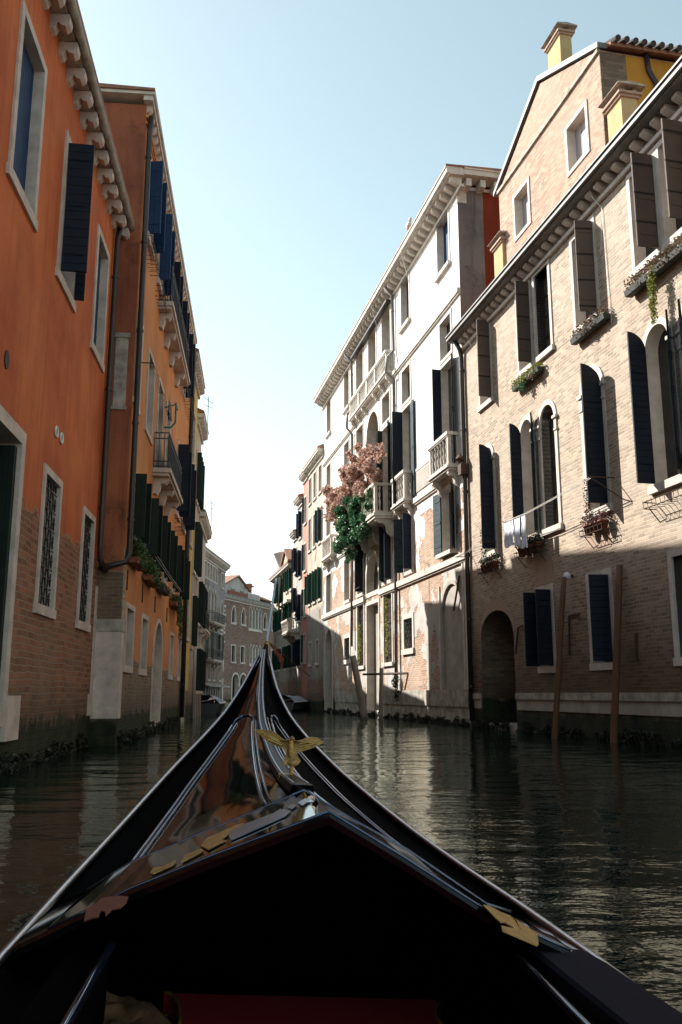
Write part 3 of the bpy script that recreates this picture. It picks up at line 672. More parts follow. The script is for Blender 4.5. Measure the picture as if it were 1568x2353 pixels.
T.part('wall', MB().box(-90.6, -85.9, -1.2, -.9, 11.1, 11.95), 'terracotta')
r = MB().box(-94.0, -90.65, -.96, -.9, 12.1, 12.2)
for i in range(10): r.box(-93.9+.34*i, -93.8+.34*i, -.95, -.9, 11.2, 12.1)
T.part('railing', r, 'white')
for u, w, z1, nm in ((-95.5,-3,13.4,'tall round-topped chimney above the roof terrace'), (-93.4,-4.5,14.0,'small red brick chimney behind the attic gable')):
    T = Thing('chimney', nm, 'chimney', W5, (u,w,11), group='chimneys on the palace roof')
    T.part('stack', MB().box(u-.25, u+.25, w-.25, w+.25, 11.2, z1), 'w_palace'); T.part('chimney_cap', MB().box(u-.5, u+.5, w-.5, w+.5, z1, z1+.12).box(u-.3, u+.3, w-.3, w+.3, z1+.122, z1+.4), 'tiles')
T = Thing('red_roofed_dormer', 'little dormer with rows of red tiles at the end of the palace roof', 'dormer', W5, (-94,-1,11))
T.part('wall', MB().box(-97.0, -94.4, -3, -.8, 11.1, 11.7), 'w_grey'); T.part('roof', MB().prism_wz([(-.6,11.7),(-.6,11.8),(-2,12.4),(-3.2,11.8),(-3.2,11.7)], -97.2, -94.2), 'tiles')

# ================================================================ tan brick house (sunlit bank)
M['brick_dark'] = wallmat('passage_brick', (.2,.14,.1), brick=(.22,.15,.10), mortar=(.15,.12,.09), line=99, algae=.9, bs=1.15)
M['w_arch'] = simple('arch_brick', (.40,.29,.21), .9, col2=(.28,.2,.15), scale=8, bumpd=.01)
T = Thing('tan_brick_house', 'long tan brick house with white arched windows and a dentilled gutter', 'house', RW, (15,0,0))
ns = lambda a=90, w=.46: ((-1, a, w),)
window(T, 25.92, 26.88, 10.5, 13.18, fw=.13, pane='glass', shmat='brown', sh=((-1, 90, .42),), depth=.3)
window(T, 22.75, 23.62, 10.5, 13.05, fw=.13, pane='glass', shmat='brown', sh=((-1, 90, .40),), depth=.3)
window(T, 21.45, 22.36, 10.5, 13.0, fw=.13, pane='oldglass', depth=.3, bars=3)
window(T, 18.85, 19.95, 10.35, 12.85, fw=.13, pane='glass', shmat='brown', sh=((-1, 84, .44),), depth=.3)
window(T, 16.05, 17.0, 10.6, 12.9, fw=.13, pane='glass', shmat='brown', sh=((-1, 92, .5),), depth=.3)
window(T, 14.85, 15.78, 10.6, 12.9, fw=.13, pane='glass', shmat='brown', sh=((-1, 95, .5),), depth=.3)
window(T, 10, 11, 10.5, 12.9, pane='glass'); window(T, 6.5, 7.5, 10.5, 12.9, pane='glass')
A = dict(arch=1, fw=.15, caps=True, depth=.32)
window(T, 26.0, 26.85, 5.52, 8.95, pane='glass', shmat='navy', sh=((-1, 88, .42),), **A)
window(T, 22.95, 23.75, 5.5, 8.95, pane='glass', shmat='navy', sh=((1, 86, .34), (-1, 151, .40)), **A)
window(T, 21.5, 22.4, 5.5, 8.95, pane='oldglass', bars=3, **A)
window(T, 18.9, 19.85, 5.48, 9.0, pane='glass', shmat='navy', sh=((-1, 88, .5),), **A)
window(T, 15.95, 16.85, 5.48, 8.98, pane='glass', shmat='navy', sh=((1, 88, .42), (-1, 145, .45)), **A)
window(T, 14.5, 15.45, 5.48, 8.98, pane='glass', shmat='teal', sh=((1, 35, .47), (-1, 100, .47)), **A)
T.part('column', MB().lathe((22.68, -.1, 5.45), [(.11,0),(.11,.12),(.085,.2),(.075,2.6),(.10,2.7),(.14,2.8),(.14,2.95)], 14), 'stone', smooth=True)
T.part('column', MB().lathe((15.7, -.1, 5.45), [(.11,0),(.11,.12),(.085,.2),(.075,2.6),(.10,2.7),(.14,2.8),(.14,2.95)], 14), 'stone', smooth=True)
window(T, 22.25, 23.05, 1.78, 3.84, fw=.14, pane='voidglass', shmat='navy', sh=((1, 88, .42), (-1, 88, .42)), depth=.3, sillout=.04)
window(T, 19.1, 20.05, 1.78, 3.84, fw=.14, pane='voidglass', shmat='navy', sh=((-1, 80, .46),), depth=.3, sillout=.04)
window(T, 15.5, 16.45, 1.78, 3.84, fw=.14, pane='glass', bars=1, depth=.3, sillout=.04)
# water passage with its brick arch
u0, u1, zt = 24.9, 27.55, 3.62
inn = outline(u0, u1, -.5, zt, .75); out = outline(u0-.02, u1+.02, -.5, zt+.42, 1.1)
T.holes.append(inn)
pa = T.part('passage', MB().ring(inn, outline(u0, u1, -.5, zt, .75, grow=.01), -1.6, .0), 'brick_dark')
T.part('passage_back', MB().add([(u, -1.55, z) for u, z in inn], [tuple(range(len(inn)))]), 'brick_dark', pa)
ar = MB(); k = 14
cu, hw = (u0+u1)/2, (u1-u0)/2
pin = [(cu+hw*math.cos(math.pi*i/k), zt-.75+.75*math.sin(math.pi*i/k)) for i in range(k+1)]
pou = [(cu+(hw+.13)*math.cos(math.pi*i/k), zt-.75+(.75+.36)*math.sin(math.pi*i/k)) for i in range(k+1)]
ar.add([(u, .012, z) for u, z in pin+pou], [(i, i+1, k+2+i, k+1+i) for i in range(k)])
T.part('brick_arch', ar, 'w_arch', pa)
T.part('step', MB().box(24.9, 27.5, -1.5, .0, -.3, .16), 'stone_dirty', pa)
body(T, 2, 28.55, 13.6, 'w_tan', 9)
for a, b_, nm in ((2, 24.78, 0), (27.68, 28.55, 0)):
    x = a
    while x < b_-.05:
        L = min(rnd.uniform(.9, 1.9), b_-x)
        T.part('stone_course', MB().box(x+.006, x+L-.006, -.01, .075, .90, 1.085), 'stone_dirty')
        T.part('stone_course', MB().box(x+.2*(x > a)+.006, x+L-.006+.2*(x+L < b_-.3), -.01, .03, .60, .892), 'greyrender')
        x += L
cornice(T, 2, 28.65, 13.48, .56, th=.12, dent=.43, dz=.24, dw=.28, ds=.19, mat='gutter')
roof_slope(T, 2, 28.6, 13.66, .5, 9, 1.1)
downpipe(T, [(28.4,.32,13.45), (28.38,.15,13.1), (28.38,.1,12.8), (28.38,.1,6), (28.36,.1,.2)], .085)
P = T.part('pipe_lantern', MB().lathe((28.38,.26,8.9), [(.05,0),(.09,.1),(.16,.16),(.16,.2),(.05,.32),(.02,.4)], 8), 'rust')
T.part('pipe_hood', MB().box(28.2, 28.5, .0, .3, 8.5, 8.88), 'rust', P)
for pts in ([(21.13,.05,3.03),(20.60,.06,3.01)], [(21.15,.05,3.03),(21.25,.05,2.02)], [(24.12,.05,2.99),(24.4,.06,2.95),(24.66,.06,2.2)], [(18.01,.04,2.38),(18.08,.04,1.76)]):
    T.part('tie_bar', MB().tube(pts, .03, 6), 'rust')
P = T.part('wall_lamp', MB().blob((20.93,.16,4.02), (.09,.10,.10)), 'cloth_white'); T.part('lamp_arm', MB().box(20.9, 20.96, 0, .1, 4.0, 4.06), 'iron', P)
T.part('cable', MB().tube([(19.2+.0*i, .02, 13.3-.33*i) for i in range(6)]+[(18.7,.02,11.7),(18.5,.02,11.75),(18.35,.02,12.6)], .008, 4), 'white')
T.part('cable', MB().tube([(18.45,.3,13.6),(18.4,.2,13.2),(18.3,.03,12.9),(18.25,.02,11.0),(18.2,.02,9.8)], .01, 4), 'white')
T.part('cable', MB().tube([(27.5,.5,13.9),(27.4,.1,12.9)], .008, 4), 'white')
for u, z in ((19.55,4.9),(22.6,4.45)): T.part('patch', MB().prism_uz([(u-.65,z-.42),(u+.6,z-.45),(u+.55,z+.3),(u+.1,z+.42),(u-.5,z+.33)], -.01, .008), 'w_arch')

# gabled upper house, set back over the gutter
WG = flatwall(11.2, -12.14, 1)
T = Thing('gabled_house', 'brick gable house with strong yellow side wall rising behind the long gutter', 'house', WG, (22.5,0,0))
o = 0.0
window(T, 23.75, 24.8, 15.65, 17.05, fw=.12, pane='greyboard', depth=.28, sill=False)
window(T, 19.9, 21.0, 15.65, 17.0, fw=.12, pane='greyboard', depth=.28, sill=False)
body(T, 19.0, 26.1, 18.05, 'w_tan2', 9, top=[(22.6, 19.7)], z0=13)
T.part('string_course', MB().box(18.99, 26.13, -.02, .07, 17.98, 18.09), 'stone_dirty')
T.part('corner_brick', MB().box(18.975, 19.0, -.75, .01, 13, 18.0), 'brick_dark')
T.part('side_wall', MB().box(18.98, 19.0, -9, -.76, 13, 18.0), 'w_ochre')
cp = MB(); cp.prism_uz([(26.4,18.05),(22.6,19.78),(18.93,18.08),(18.93,18.24),(22.6,19.95),(26.4,18.2)], -.2, .09)
T.part('coping', cp, 'gutter')
T.part('roof', MB().prism_uz([(26.4,17.95),(22.6,19.7),(18.75,18.05),(18.75,18.16),(22.6,19.85),(26.4,18.1)], -9.1, -.21), 'tiles')
tl = MB()
for i in range(34): tl.tube([(18.6,-.35-.26*i,18.17),(19.3,-.35-.26*i,18.47)], .085, 8)
T.part('eave_tiles', tl, simple('dark_tiles', (.05,.04,.035), .9))
downpipe(T, [(18.93,-1.35,18.1),(18.93,-1.4,17.6),(18.92,-1.6,17.2),(18.92,-1.6,16.2)], .07)
def chimney(u0, u1, w0, w1, z0, z1, lab, mat='chimney_yellow', W=RW, group='yellow chimneys', cap=.5):
    T = Thing('chimney', lab, 'chimney', W, ((u0+u1)/2, (w0+w1)/2, z0), group=group)
    T.part('stack', MB().box(u0, u1, w0, w1, z0, z1), mat)
    c = MB().box(u0-.05, u1+.05, w0-.05, w1+.05, z1, z1+.07).box(u0-.1, u1+.1, w0-.1, w1+.1, z1+.072, z1+.14)
    T.part('collar', c, 'w_arch')
    cap_ = MB()
    for a in (u0, u1-.12):
        for b_ in (w0, w1-.12): cap_.box(a, a+.12, b_, b_+.12, z1+.142, z1+.27)
    cap_.box(u0+.12, u1-.12, w0+.1, w0+.16, z1+.142, z1+.27).box((u0+u1)/2-.05, (u0+u1)/2+.05, w0+.02, w1-.02, z1+.142, z1+.27)
    cap_.prism_wz([(w0-.17, z1+.272), (w1+.17, z1+.272), (w1+.15, z1+.31), ((w0+w1)/2, z1+.36), (w0-.15, z1+.31)], u0-.17, u1+.17)
    T.part('chimney_cap', cap_, 'stone_dirty'); return T
chimney(23.78, 24.7, -2.42, -2.0, 18.3, 22.7, 'tall yellow chimney standing on top of the brick gable')
chimney(17.95, 18.65, -.95, -.5, 13.66, 15.85, 'yellow chimney against the yellow side wall, just over the gutter')
chimney(25.75, 26.5, -1.0, -.5, 13.66, 16.0, 'yellow chimney between the brick gable and the stained side of the white palace')

# ================================================================ white palace
T = Thing('white_palace', 'tall white plastered palace with stone balconies and crumbling brick foot', 'palace', RW, (41,0,0))
for u0, u1, pn in ((29.62,30.98,'blue'), (34.96,36.2,'blue'), (47.04,48.3,'glass'), (52.3,53.5,'glass')):
    window(T, u0, u1, 17.15, 19.4, fw=.12, pane=pn, depth=.3, paned=.26, sillout=.14)
for u0, u1 in ((38.1,39.65), (40.85,42.4), (43.6,45.2)):
    window(T, u0, u1, 16.0, 19.35, fw=.14, pane='voidglass', depth=.6, sill=False)
for u0, u1 in ((29.65,30.9), (34.98,36.25), (47.04,48.3), (52.3,53.5)):
    window(T, u0, u1, 13.62, 15.12, fw=.13, pane='voidglass', depth=.3, sill=False)
window(T, 29.65, 30.9, 9.1, 13.3, fw=.13, pane='glass', sill=False, shmat='navy', sh=((1, 88, .34), (-1, 158, .55)), depth=.3)
window(T, 34.98, 36.25, 9.1, 13.3, fw=.13, pane='glass', sill=False, shmat='navy', sh=((1, 88, .46), (-1, 172, .6, 'teal')), depth=.3)
window(T, 47.04, 48.3, 9.1, 13.1, fw=.13, pane='glass', sill=False, depth=.3); window(T, 52.3, 53.5, 9.1, 13.1, fw=.13, pane='glass', sill=False, depth=.3)
window(T, 38.35, 39.7, 13.75, 15.05, fw=.13, pane='voidglass', depth=.35, sill=False)
window(T, 38.35, 39.7, 9.1, 13.45, fw=.12, pane='glass', sill=False, shmat='darkgreen', sh=((1, 88, .25), (-1, 155, .5)), depth=.35)
window(T, 40.45, 42.9, 9.1, 15.0, arch=1, fw=.16, pane='oldglass', sill=False, depth=.5, shmat='darkgreen', sh=())
window(T, 43.65, 45.2, 13.75, 15.05, fw=.13, pane='voidglass', depth=.35, sill=False)
window(T, 43.65, 45.2, 9.1, 13.45, fw=.12, pane='glass', sill=False, depth=.35)
window(T, 29.85, 31.15, 6.12, 8.5, fw=.12, pane='glass', shmat='teal', sh=((1, 172, .62, 'teal'), (-1, 150, .5, 'navy')), depth=.3, sillout=.26)
window(T, 35.1, 36.35, 6.12, 8.5, fw=.12, pane='glass', shmat='navy', sh=((1, 120, .4, 'teal'), (-1, 88, .36)), depth=.3)
window(T, 38.4, 39.75, 6.12, 8.7, fw=.12, pane='glass', shmat='teal', sh=((1, 35, .6, 'teal'), (-1, 90, .3, 'navy')), depth=.3)
window(T, 40.75, 43.1, 5.95, 7.8, arch=1, fw=.22, pane='voidglass', depth=.4, sill=False)
window(T, 43.75, 45.1, 6.12, 8.6, fw=.12, pane='glass', shmat='navy', sh=((-1, 92, .42),), depth=.3)
window(T, 47.0, 48.3, 6.1, 8.4, fw=.12, pane='voidglass', depth=.35); window(T, 52.0, 53.5, 5.7, 8.2, fw=.12, pane='voidglass', depth=.35)
for u0, u1 in ((38.4,39.8), (43.75,45.15)): window(T, u0, u1, 2.45, 5.5, fw=.14, pane='brown', paned=.12, depth=.2, grille='bars')
window(T, 35.25, 36.5, 2.9, 4.15, fw=.2, pane='voidglass', grille='wave', depth=.3); window(T, 47.0, 48.3, 2.88, 4.05, fw=.2, pane='voidglass', grille='wave', depth=.3)
window(T, 40.75, 43.1, .3, 5.35, fw=.16, pane='greyrender', paned=.35, depth=.38, sill=False, label='tall blocked water door, grey rendered')
window(T, 51.6, 53.7, .2, 4.85, arch=1, fw=.2, pane='greyrender', paned=.3, depth=.35, sill=False, label='blocked grey arched water door')
window(T, 29.25, 31.45, 1.22, 4.95, arch=1, fw=.14, frame='greyrender', pane='greyrender', paned=.05, depth=.08, sill=False, label='blind plastered arch')
body(T, 28.6, 54.5, 19.75, 'w_white', 9)
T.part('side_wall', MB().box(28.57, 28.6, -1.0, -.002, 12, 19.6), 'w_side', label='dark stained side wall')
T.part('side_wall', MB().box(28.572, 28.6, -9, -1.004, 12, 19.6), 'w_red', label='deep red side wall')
T.part('quoin', MB().box(28.56, 28.95, -.35, .02, 19.05, 19.55), 'stone')
for z, w_, h in ((5.85,.13,.24), (9.0,.11,.22), (10.2,.05,.12), (15.62,.12,.17)):
    segs = [(28.56, 54.5)]
    if z in (10.2,): segs = [(31.3,34.7),(36.9,37.7),(45.2,49.7)]
    if z == 5.85: segs = [(28.56, 40.4), (43.4, 54.5)]
    for a, b_ in segs: T.part('string_course', MB().box(a, b_, -.01, w_, z-h, z).box(a, b_, -.01, w_*.6, z-h-.07, z-h-.002), 'stone')
T.part('panel', MB().box(32.0, 34.3, -.01, .04, 9.2, 10.0), 'greyrender', label='carved relief panel'); T.part('panel', MB().box(49.2, 51.5, -.01, .04, 9.2, 10.0), 'greyrender')
x = 28.7
while x < 54.3:
    L = min(rnd.uniform(1.2, 2.6), 54.45-x)
    if not (40.5 < x+L/2 < 43.3) and not (51.2 < x+L/2 < 54.1):
        T.part('stone_course', MB().box(x+.006, x+L-.006, -.01, .09, .62, 1.2), 'stone_dirty'); T.part('stone_course', MB().box(x+.006, x+L-.006, -.01, .05, -.4, .612), 'stone_dirty')
    x += L
T.part('pilaster', MB().box(29.0, 29.13, -.01, .05, 1.21, 5.6), 'stone'); T.part('pilaster', MB().box(28.62, 28.85, -.01, .06, 1.21, 5.6), 'stone'); T.part('pilaster', MB().box(31.62, 31.75, -.01, .05, 1.21, 5.0), 'stone')
cn = cornice(T, 27.95, 55.0, 19.85, .62, th=.2, dent=.55, dz=.36, dw=.42, ds=.2)
s_ = MB().box(27.93, 27.99, -9, .62, 19.85, 20.05); T.part('cornice_return', MB().box(27.95, 28.6, -9, -.06, 19.85, 20.05).box(27.9, 28.6, -9, -.06, 20.052, 20.1), 'stone', cn)
for i in range(14): T.part('cornice_bracket', MB().box(28.1, 28.6, -.3-.55*i-.1, -.3-.55*i+.1, 19.5, 19.8), 'stone', cn)
T.part('roof', MB().prism_wz([(.66,20.101),(.66,20.14),(-4,20.3),(-9,20.101)], 27.9, 55.05), 'tiles')
balcony(T, 29.15, 31.35, 9.05, .42, 1.25, nb=6, consoles=(29.35,31.15), cons_h=.6)
balcony(T, 34.85, 36.75, 9.05, .40, 1.25, nb=5, consoles=(35.05,36.55), cons_h=.6)
balcony(T, 37.9, 45.5, 9.05, .9, 1.4, nb=24, consoles=(38.1,40.4,43.0,45.3), cons_h=.8, posts=(40.4,43.0), slab=.24)
balcony(T, 37.75, 45.45, 15.75, .34, 1.05, nb=34, consoles=(37.95,39.2,40.5,42.8,44.1,45.25), posts=(39.9,41.6,43.4), cons_h=.35)
balcony(T, 50.2, 52.9, 9.05, .42, 1.2, nb=6, consoles=(50.4,52.7), cons_h=.6)
downpipe(T, [(37.3,.5,19.7),(37.3,.12,19.3),(37.3,.1,16.6),(37.3,.4,16.2),(37.3,.45,15.5),(37.3,.1,15.2),(37.3,.1,9),(37.3,.16,1.3)], .075, 'gutter')
downpipe(T, [(45.9,.5,19.7),(45.9,.12,19.3),(45.9,.1,16.6),(45.9,.36,16.2),(45.9,.4,15.4),(45.9,.1,15.1),(45.9,.1,9),(45.9,.16,3.5)], .075, 'gutter')
T.part('awning_rail', MB().box(37.8, 45.4, .05, .3, 19.25, 19.36), 'pipe')
for u in (29.45, 34.8): T.part('pull_rope', MB().tube([(u+4.6,.7,20.1),(u+4.6,.25,18.3)], .012, 4), 'rope')
T.part('tie_bar', MB().tube([(29.3,.06,5.1),(30.0,.06,3.95)], .04, 6), 'rust'); T.part('tie_bar', MB().tube([(44.0,.3,6.3),(43.2,.55,6.2),(42.6,.5,6.25)], .02, 5), 'iron')

# ================================================================ farther houses on the sunlit bank
def house(name, label, u0, u1, z, mat, wins, dep=9, sh=None, shm='green', W=RW, out=.35, arch=0, **kw):
    T = Thing(name, label, 'house', W, ((u0+u1)/2,0,0))
    for i, (a, b_, c, d) in enumerate(wins):
        s2 = sh if sh else ()
        window(T, a, b_, c, d, fw=.11, pane='voidglass', shmat=shm, sh=s2, **kw)
    body(T, u0, u1, z, mat, dep); cornice(T, u0-.05, u1+.05, z, out, dent=.4, dmat='stone', mat='stone_dirty'); roof_slope(T, u0-.05, u1+.05, z+.18, out+.03, dep, 1.2)
    return T
sh2 = ((1, 95, .22), (-1, 120, .3))
T = Thing('cream_green_shuttered_house', 'cream house with green shutters just past the white palace', 'house', RW, (57.5,0,0))
for z0, z1, mt in ((7.0,9.0,'green'), (10.7,12.9,'teal'), (14.0,15.8,'darkgreen')):
    for a in (55.3, 57.2, 59.0): window(T, a, a+.9, z0, z1, fw=.1, pane='voidglass', shmat=mt, sh=(((1, 95, .24), (-1, 120, .3)) if z0 < 8 or (z0 < 12 and a < 56) else ()))
window(T, 56, 56.8, 3, 4.4, pane='voidglass'); window(T, 58.6, 59.3, 3, 4.4, pane='voidglass')
body(T, 54.6, 60.2, 16.5, 'w_cream', 9); cornice(T, 54.6, 60.3, 16.5, .4, dent=.35); roof_slope(T, 54.6, 60.3, 16.7, .4, 9)
house('pink_house', 'narrow pink plastered house beyond the cream one', 60.25, 62.3, 16.4, 'w_pink', [(60.9,61.7,z,z+1.9) for z in (3.2,6.4,9.6,13.0)], sh=((1, 95, .15),), shm='teal')
house('pale_grey_house', 'slim pale grey house with dark shutters beside the pink house', 62.35, 64.6, 15.0, 'w_grey', [(63.0,63.9,z,z+1.9) for z in (3,6.2,9.4,12.3)], sh=sh2, shm='navy')
T = house('dark_shuttered_house', 'lower shaded house with a small balcony and blue washing', 64.65, 66.4, 12.8, 'w_grey', [(65.1,65.9,z,z+1.8) for z in (3,7,10)], sh=sh2, shm='navy')
balcony(T, 63.4, 67.6, 5.5, .7, .95, nb=8, consoles=(63.7,67.3))
T = Thing('cream_pediment_house', 'low cream house with a little tiled pediment and white pot chimney', 'house', RW, (71,0,0))
for a in (67.2, 69.2, 72.5, 74.6):
    for z in (3.0, 6.2, 9.0 if a < 71 else 8.6): window(T, a, a+.9, z, z+1.7, fw=.11, pane='voidglass', shmat='green', sh=((1, 95, .24), (-1, 120, .3)))
body(T, 66.45, 77, 10.7, 'w_cream', 9); cornice(T, 66.4, 77.1, 10.7, .45, dent=.4); roof_slope(T, 66.4, 77.1, 10.88, .5, 9, 1.0)
T.part('pediment', MB().prism_uz([(66.5,10.95),(70.0,10.95),(68.25,12.0)], -.4, .35), 'w_cream'); T.part('pediment_roof', MB().prism_uz([(66.2,10.95),(68.25,12.05),(70.3,10.95),(70.3,11.1),(68.25,12.25),(66.2,11.1)], -4, .5), 'tiles')
T.part('cornice', MB().box(66.5, 70, .0, .5, 7.9, 8.1), 'stone')
T = Thing('pot_chimney', 'white flaring pot chimney on the cream house with the pediment', 'chimney', RW, (72.2,-.5,10.8))
T.part('stack', MB().lathe((72.2,-.2,8), [(.5,0),(.5,2.8),(.42,3.0)], 14), 'w_cream', smooth=True); T.part('pot', MB().lathe((72.2,-.2,11.0), [(.42,0),(.5,.2),(.95,1.35),(1.0,1.4),(1.0,1.5),(.9,1.5)], 18), 'white', smooth=True)
T = Thing('rooftop_chimney', 'slim red chimney beside the far end of the white palace', 'chimney', RW, (55.3,-1.5,16))
T.part('stack', MB().box(54.9, 55.6, -1.9, -1.2, 16, 18.7), 'terracotta'); T.part('chimney_cap', MB().box(54.7, 55.8, -2.1, -1.0, 18.7, 18.9), 'terracotta')

# ================================================================ plants, boxes, washing on the sunlit bank
def planter(label, u0, u1, z, leafm, W=RW, d=.24, h=.13, dens=1.3, drop=None, box='planter', group='flower boxes under the windows', w0=.02, rackmat=None, seed=1, up=.14, lsize=.06):
    T = Thing('flower_box', label, 'flower box', W, ((u0+u1)/2, 0, z), group=group)
    mb = MB(); n = max(1, round((u1-u0)/.62)); L = (u1-u0)/n
    for i in range(n): mb.prism_wz([(w0+.03,z),(w0+d-.03,z),(w0+d,z+h),(w0,z+h)], u0+L*i+.01, u0+L*(i+1)-.01)
    T.part('box', mb, box)
    c = (u0+u1)/2; bl = [((u0+(u1-u0)*(i+.5)/(2*n), w0+d*.55, z+h+up*.6), ((u1-u0)/(3.2*n), d*.62, up)) for i in range(2*n)]
    bl.append(((c, w0+d, z+h*.5), ((u1-u0)*.45, .07, h*.7)))
    T.part('foliage', MB().leaves(bl, int(420*(u1-u0)*dens), lsize, seed), leafm)
    if drop:
        for a, b_, L_, mt in drop:
            T.part('trailing_plant', MB().leaves([((a, w0+d, z+h-.1-L_*.5*k_-L_*.12), (b_*(1-.3*k_), .08, L_*.3)) for k_ in (0,.5,1,1.5)], int(900*L_), .05, seed+5), mt)
    return T
planter('long box of dried flowers with a yellow trailing vine, high on the tan house', 14.2, 17.2, 9.98, 'leaf_dry', dens=.9, drop=((16.05,.16,1.1,'leaf_yellow'),(14.7,.2,.5,'leaf_dry')), seed=2, up=.2)
planter('box of dry greyish flowers under the single brown-shuttered window', 18.2, 19.95, 9.92, 'leaf_dry', seed=3, up=.17, d=.22)
planter('box with yellowish green trailing flowers under the paired brown-shuttered windows', 21.95, 23.8, 9.96, 'leaf_yellow', seed=4, drop=((23.0,.2,.3,'leaf_green'),(22.3,.25,.15,'leaf_dry')), d=.22)
def rackpots(label, u0, u1, z, leafm, seed, tall=0, d=.3):
    T = Thing('plant_rack', label, 'plant rack', RW, ((u0+u1)/2, 0, z), group='wire plant racks on the tan house')
    r = MB(); k = int((u1-u0)/.16)
    for zz in (z, z+.14): r.tube([(u0,0,zz),(u0,d,zz),(u1,d,zz),(u1,0,zz)], .012, 4)
    for i in range(k+1): uu = u0+(u1-u0)*i/k; r.tube([(uu,0,z),(uu,d,z),(uu,d+.02,z+.16)], .008, 4)
    for uu in (u0+.1, u1-.1): r.tube([(uu,0,z-.3),(uu,d*.8,z)], .012, 4)
    T.part('rack', r, 'rust')
    n = max(1, int((u1-u0)/.36)) if leafm else 0
    for i in range(n):
        cu = u0+(u1-u0)*(i+.5)/n; T.part('pot', MB().lathe((cu, d*.52, z+.01), [(.08,0),(.12,.2),(.135,.2),(.135,.24),(.1,.24)], 12), 'terracotta', smooth=True)
    if leafm:
        bl = [((u0+(u1-u0)*(i+.5)/n, d*.55, z+.36), (.22,.2,.17)) for i in range(n)]
        if tall: bl += [((u1-.15, d*.4, z+.7+.3*i), (.12,.12,.22)) for i in range(3)]
        T.part('foliage', MB().leaves(bl, 260*n+(260 if tall else 0), .055, seed), leafm)
    return T
rackpots('wire rack of potted reddish plants with one tall stem below the single arched window', 18.75, 19.85, 4.85, 'leaf_red', 11, tall=1)
rackpots('wire rack of dark leafy pots under the window where washing hangs', 22.35, 23.9, 4.92, 'leaf_dark', 12)
rackpots('small wire rack of bushy dark plants next to the rainwater pipe', 25.5, 26.9, 4.85, 'leaf_dark', 13, tall=1)
rackpots('empty rusty wire rack under the widest arched windows', 14.3, 16.9, 4.95, None, 14)
T = Thing('potted_plant', 'spiky green potted plant on the sill of the widest arched windows', 'plant', RW, (15.4,0,5.4))
T.part('pot', MB().lathe((15.4,.0,5.35), [(.08,0),(.11,.18),(.1,.2)], 10), 'terracotta'); T.part('foliage', MB().leaves([((15.5,.0,5.75),(.35,.18,.3))], 260, .14, 5), 'leaf_grass')
# clothes lines
def cline(label, pts, arms, W=RW):
    T = Thing('clothes_line', label, 'clothes line', W, pts[0], group='clothes lines')
    r = MB()
    for o in (0, .06): r.tube([(p[0], p[1]+o, p[2]) for p in pts], .009, 4)
    T.part('line', r, 'rope'); a = MB()
    for q in arms: a.tube(q, .014, 5)
    T.part('bracket', a, 'rust'); return T
cline('clothes line strung between rusty brackets across the tan house, with washing on it', [(23.9,.6,5.95),(22.2,.6,5.9),(20.4,.6,5.95),(18.55,.6,6.02)], ([(18.55,0,6.05),(18.55,.66,6.05)],[(18.55,.66,6.05),(18.2,.0,5.45)],[(23.9,0,6.0),(23.9,.66,5.98)]))
cline('short clothes line near the rainwater pipe of the tan house', [(28.1,.55,5.55),(26.9,.55,5.6),(25.9,.55,5.7)], ([(28.1,0,5.6),(28.1,.6,5.58)],[(25.9,0,5.75),(25.9,.6,5.72)],))
def cloth(name, label, u0, u1, zt, zb, w, matn, seed, group='washing on the line', W=RW):
    q = random.Random(seed); mb = MB(); nu, nz = 10, 10; vs = []
    for j in range(nz+1):
        for i in range(nu+1):
            a, b_ = i/nu, j/nz
            vs.append((u0+(u1-u0)*(a+.04*math.sin(9*b_+seed)), w+.05*b_*math.sin(a*14+seed)+.015, zt-(zt-zb)*b_*(1-.08*math.sin(a*9+seed*2)**2)))
    fs = [(j*(nu+1)+i, j*(nu+1)+i+1, (j+1)*(nu+1)+i+1, (j+1)*(nu+1)+i) for j in range(nz) for i in range(nu)]
    mb.add(vs, fs); mb.add([(x, y-.006, z) for x, y, z in vs], [tuple(reversed(f)) for f in fs])
    return solo(name, label, 'laundry', mb, matn, W, (u0, w, zb), group=group, smooth=True)
cloth('shirt', 'widest white shirt, hanging farthest from the arched window', 23.1, 23.75, 5.93, 5.15, .62, 'cloth_white', 1)
cloth('towel', 'white cloth pegged between the shirt and the striped one', 22.65, 23.05, 5.91, 5.05, .62, 'cloth_white', 2)
cloth('trousers', 'narrow white trousers pegged closest to the open arched shutter', 22.3, 22.58, 5.9, 4.95, .62, 'cloth_white', 3)
# terrace garden on the palace's main balcony
T = Thing('copper_leaved_tree', 'large copper pink leaved shrub spilling over the main palace balcony', 'shrub', RW, (41.5,.6,9.1))
q = random.Random(4); bl = []
for u, w, z, r in ((47.3,1.1,12.1,.55),(44.4,.9,11.9,.75),(41.4,.9,11.9,.75),(38.7,.9,11.6,.65),(37.0,.8,11.3,.4),(43.4,.95,10.9,.8),(40.5,.9,10.8,.8),(37.9,.85,10.8,.45),(45.8,1.1,11.1,.7),(38.7,.8,12.2,.45),(42.2,.9,12.6,.4),(45.4,1.2,10.2,.5),(39.8,.9,12.3,.5),(46.6,1.1,10.4,.35)):
    for _ in range(5):
        d = Vector((q.gauss(0,.45), q.gauss(0,.35), q.gauss(0,.42)))*r; bl.append(((u+d.x, max(.45, w+d.y), z+d.z), (r*.62, r*.42, r*.5)))
    for _ in range(4):
        d = Vector((q.gauss(0,.95), q.gauss(0,.4), q.gauss(0,.8)))*r; bl.append(((u+d.x, max(.45, w+d.y), z+d.z), (r*.28, r*.2, r*.28)))
T.part('foliage', MB().leaves(bl, 20000, .13, 21, .75), 'leaf_pink')
br = MB()
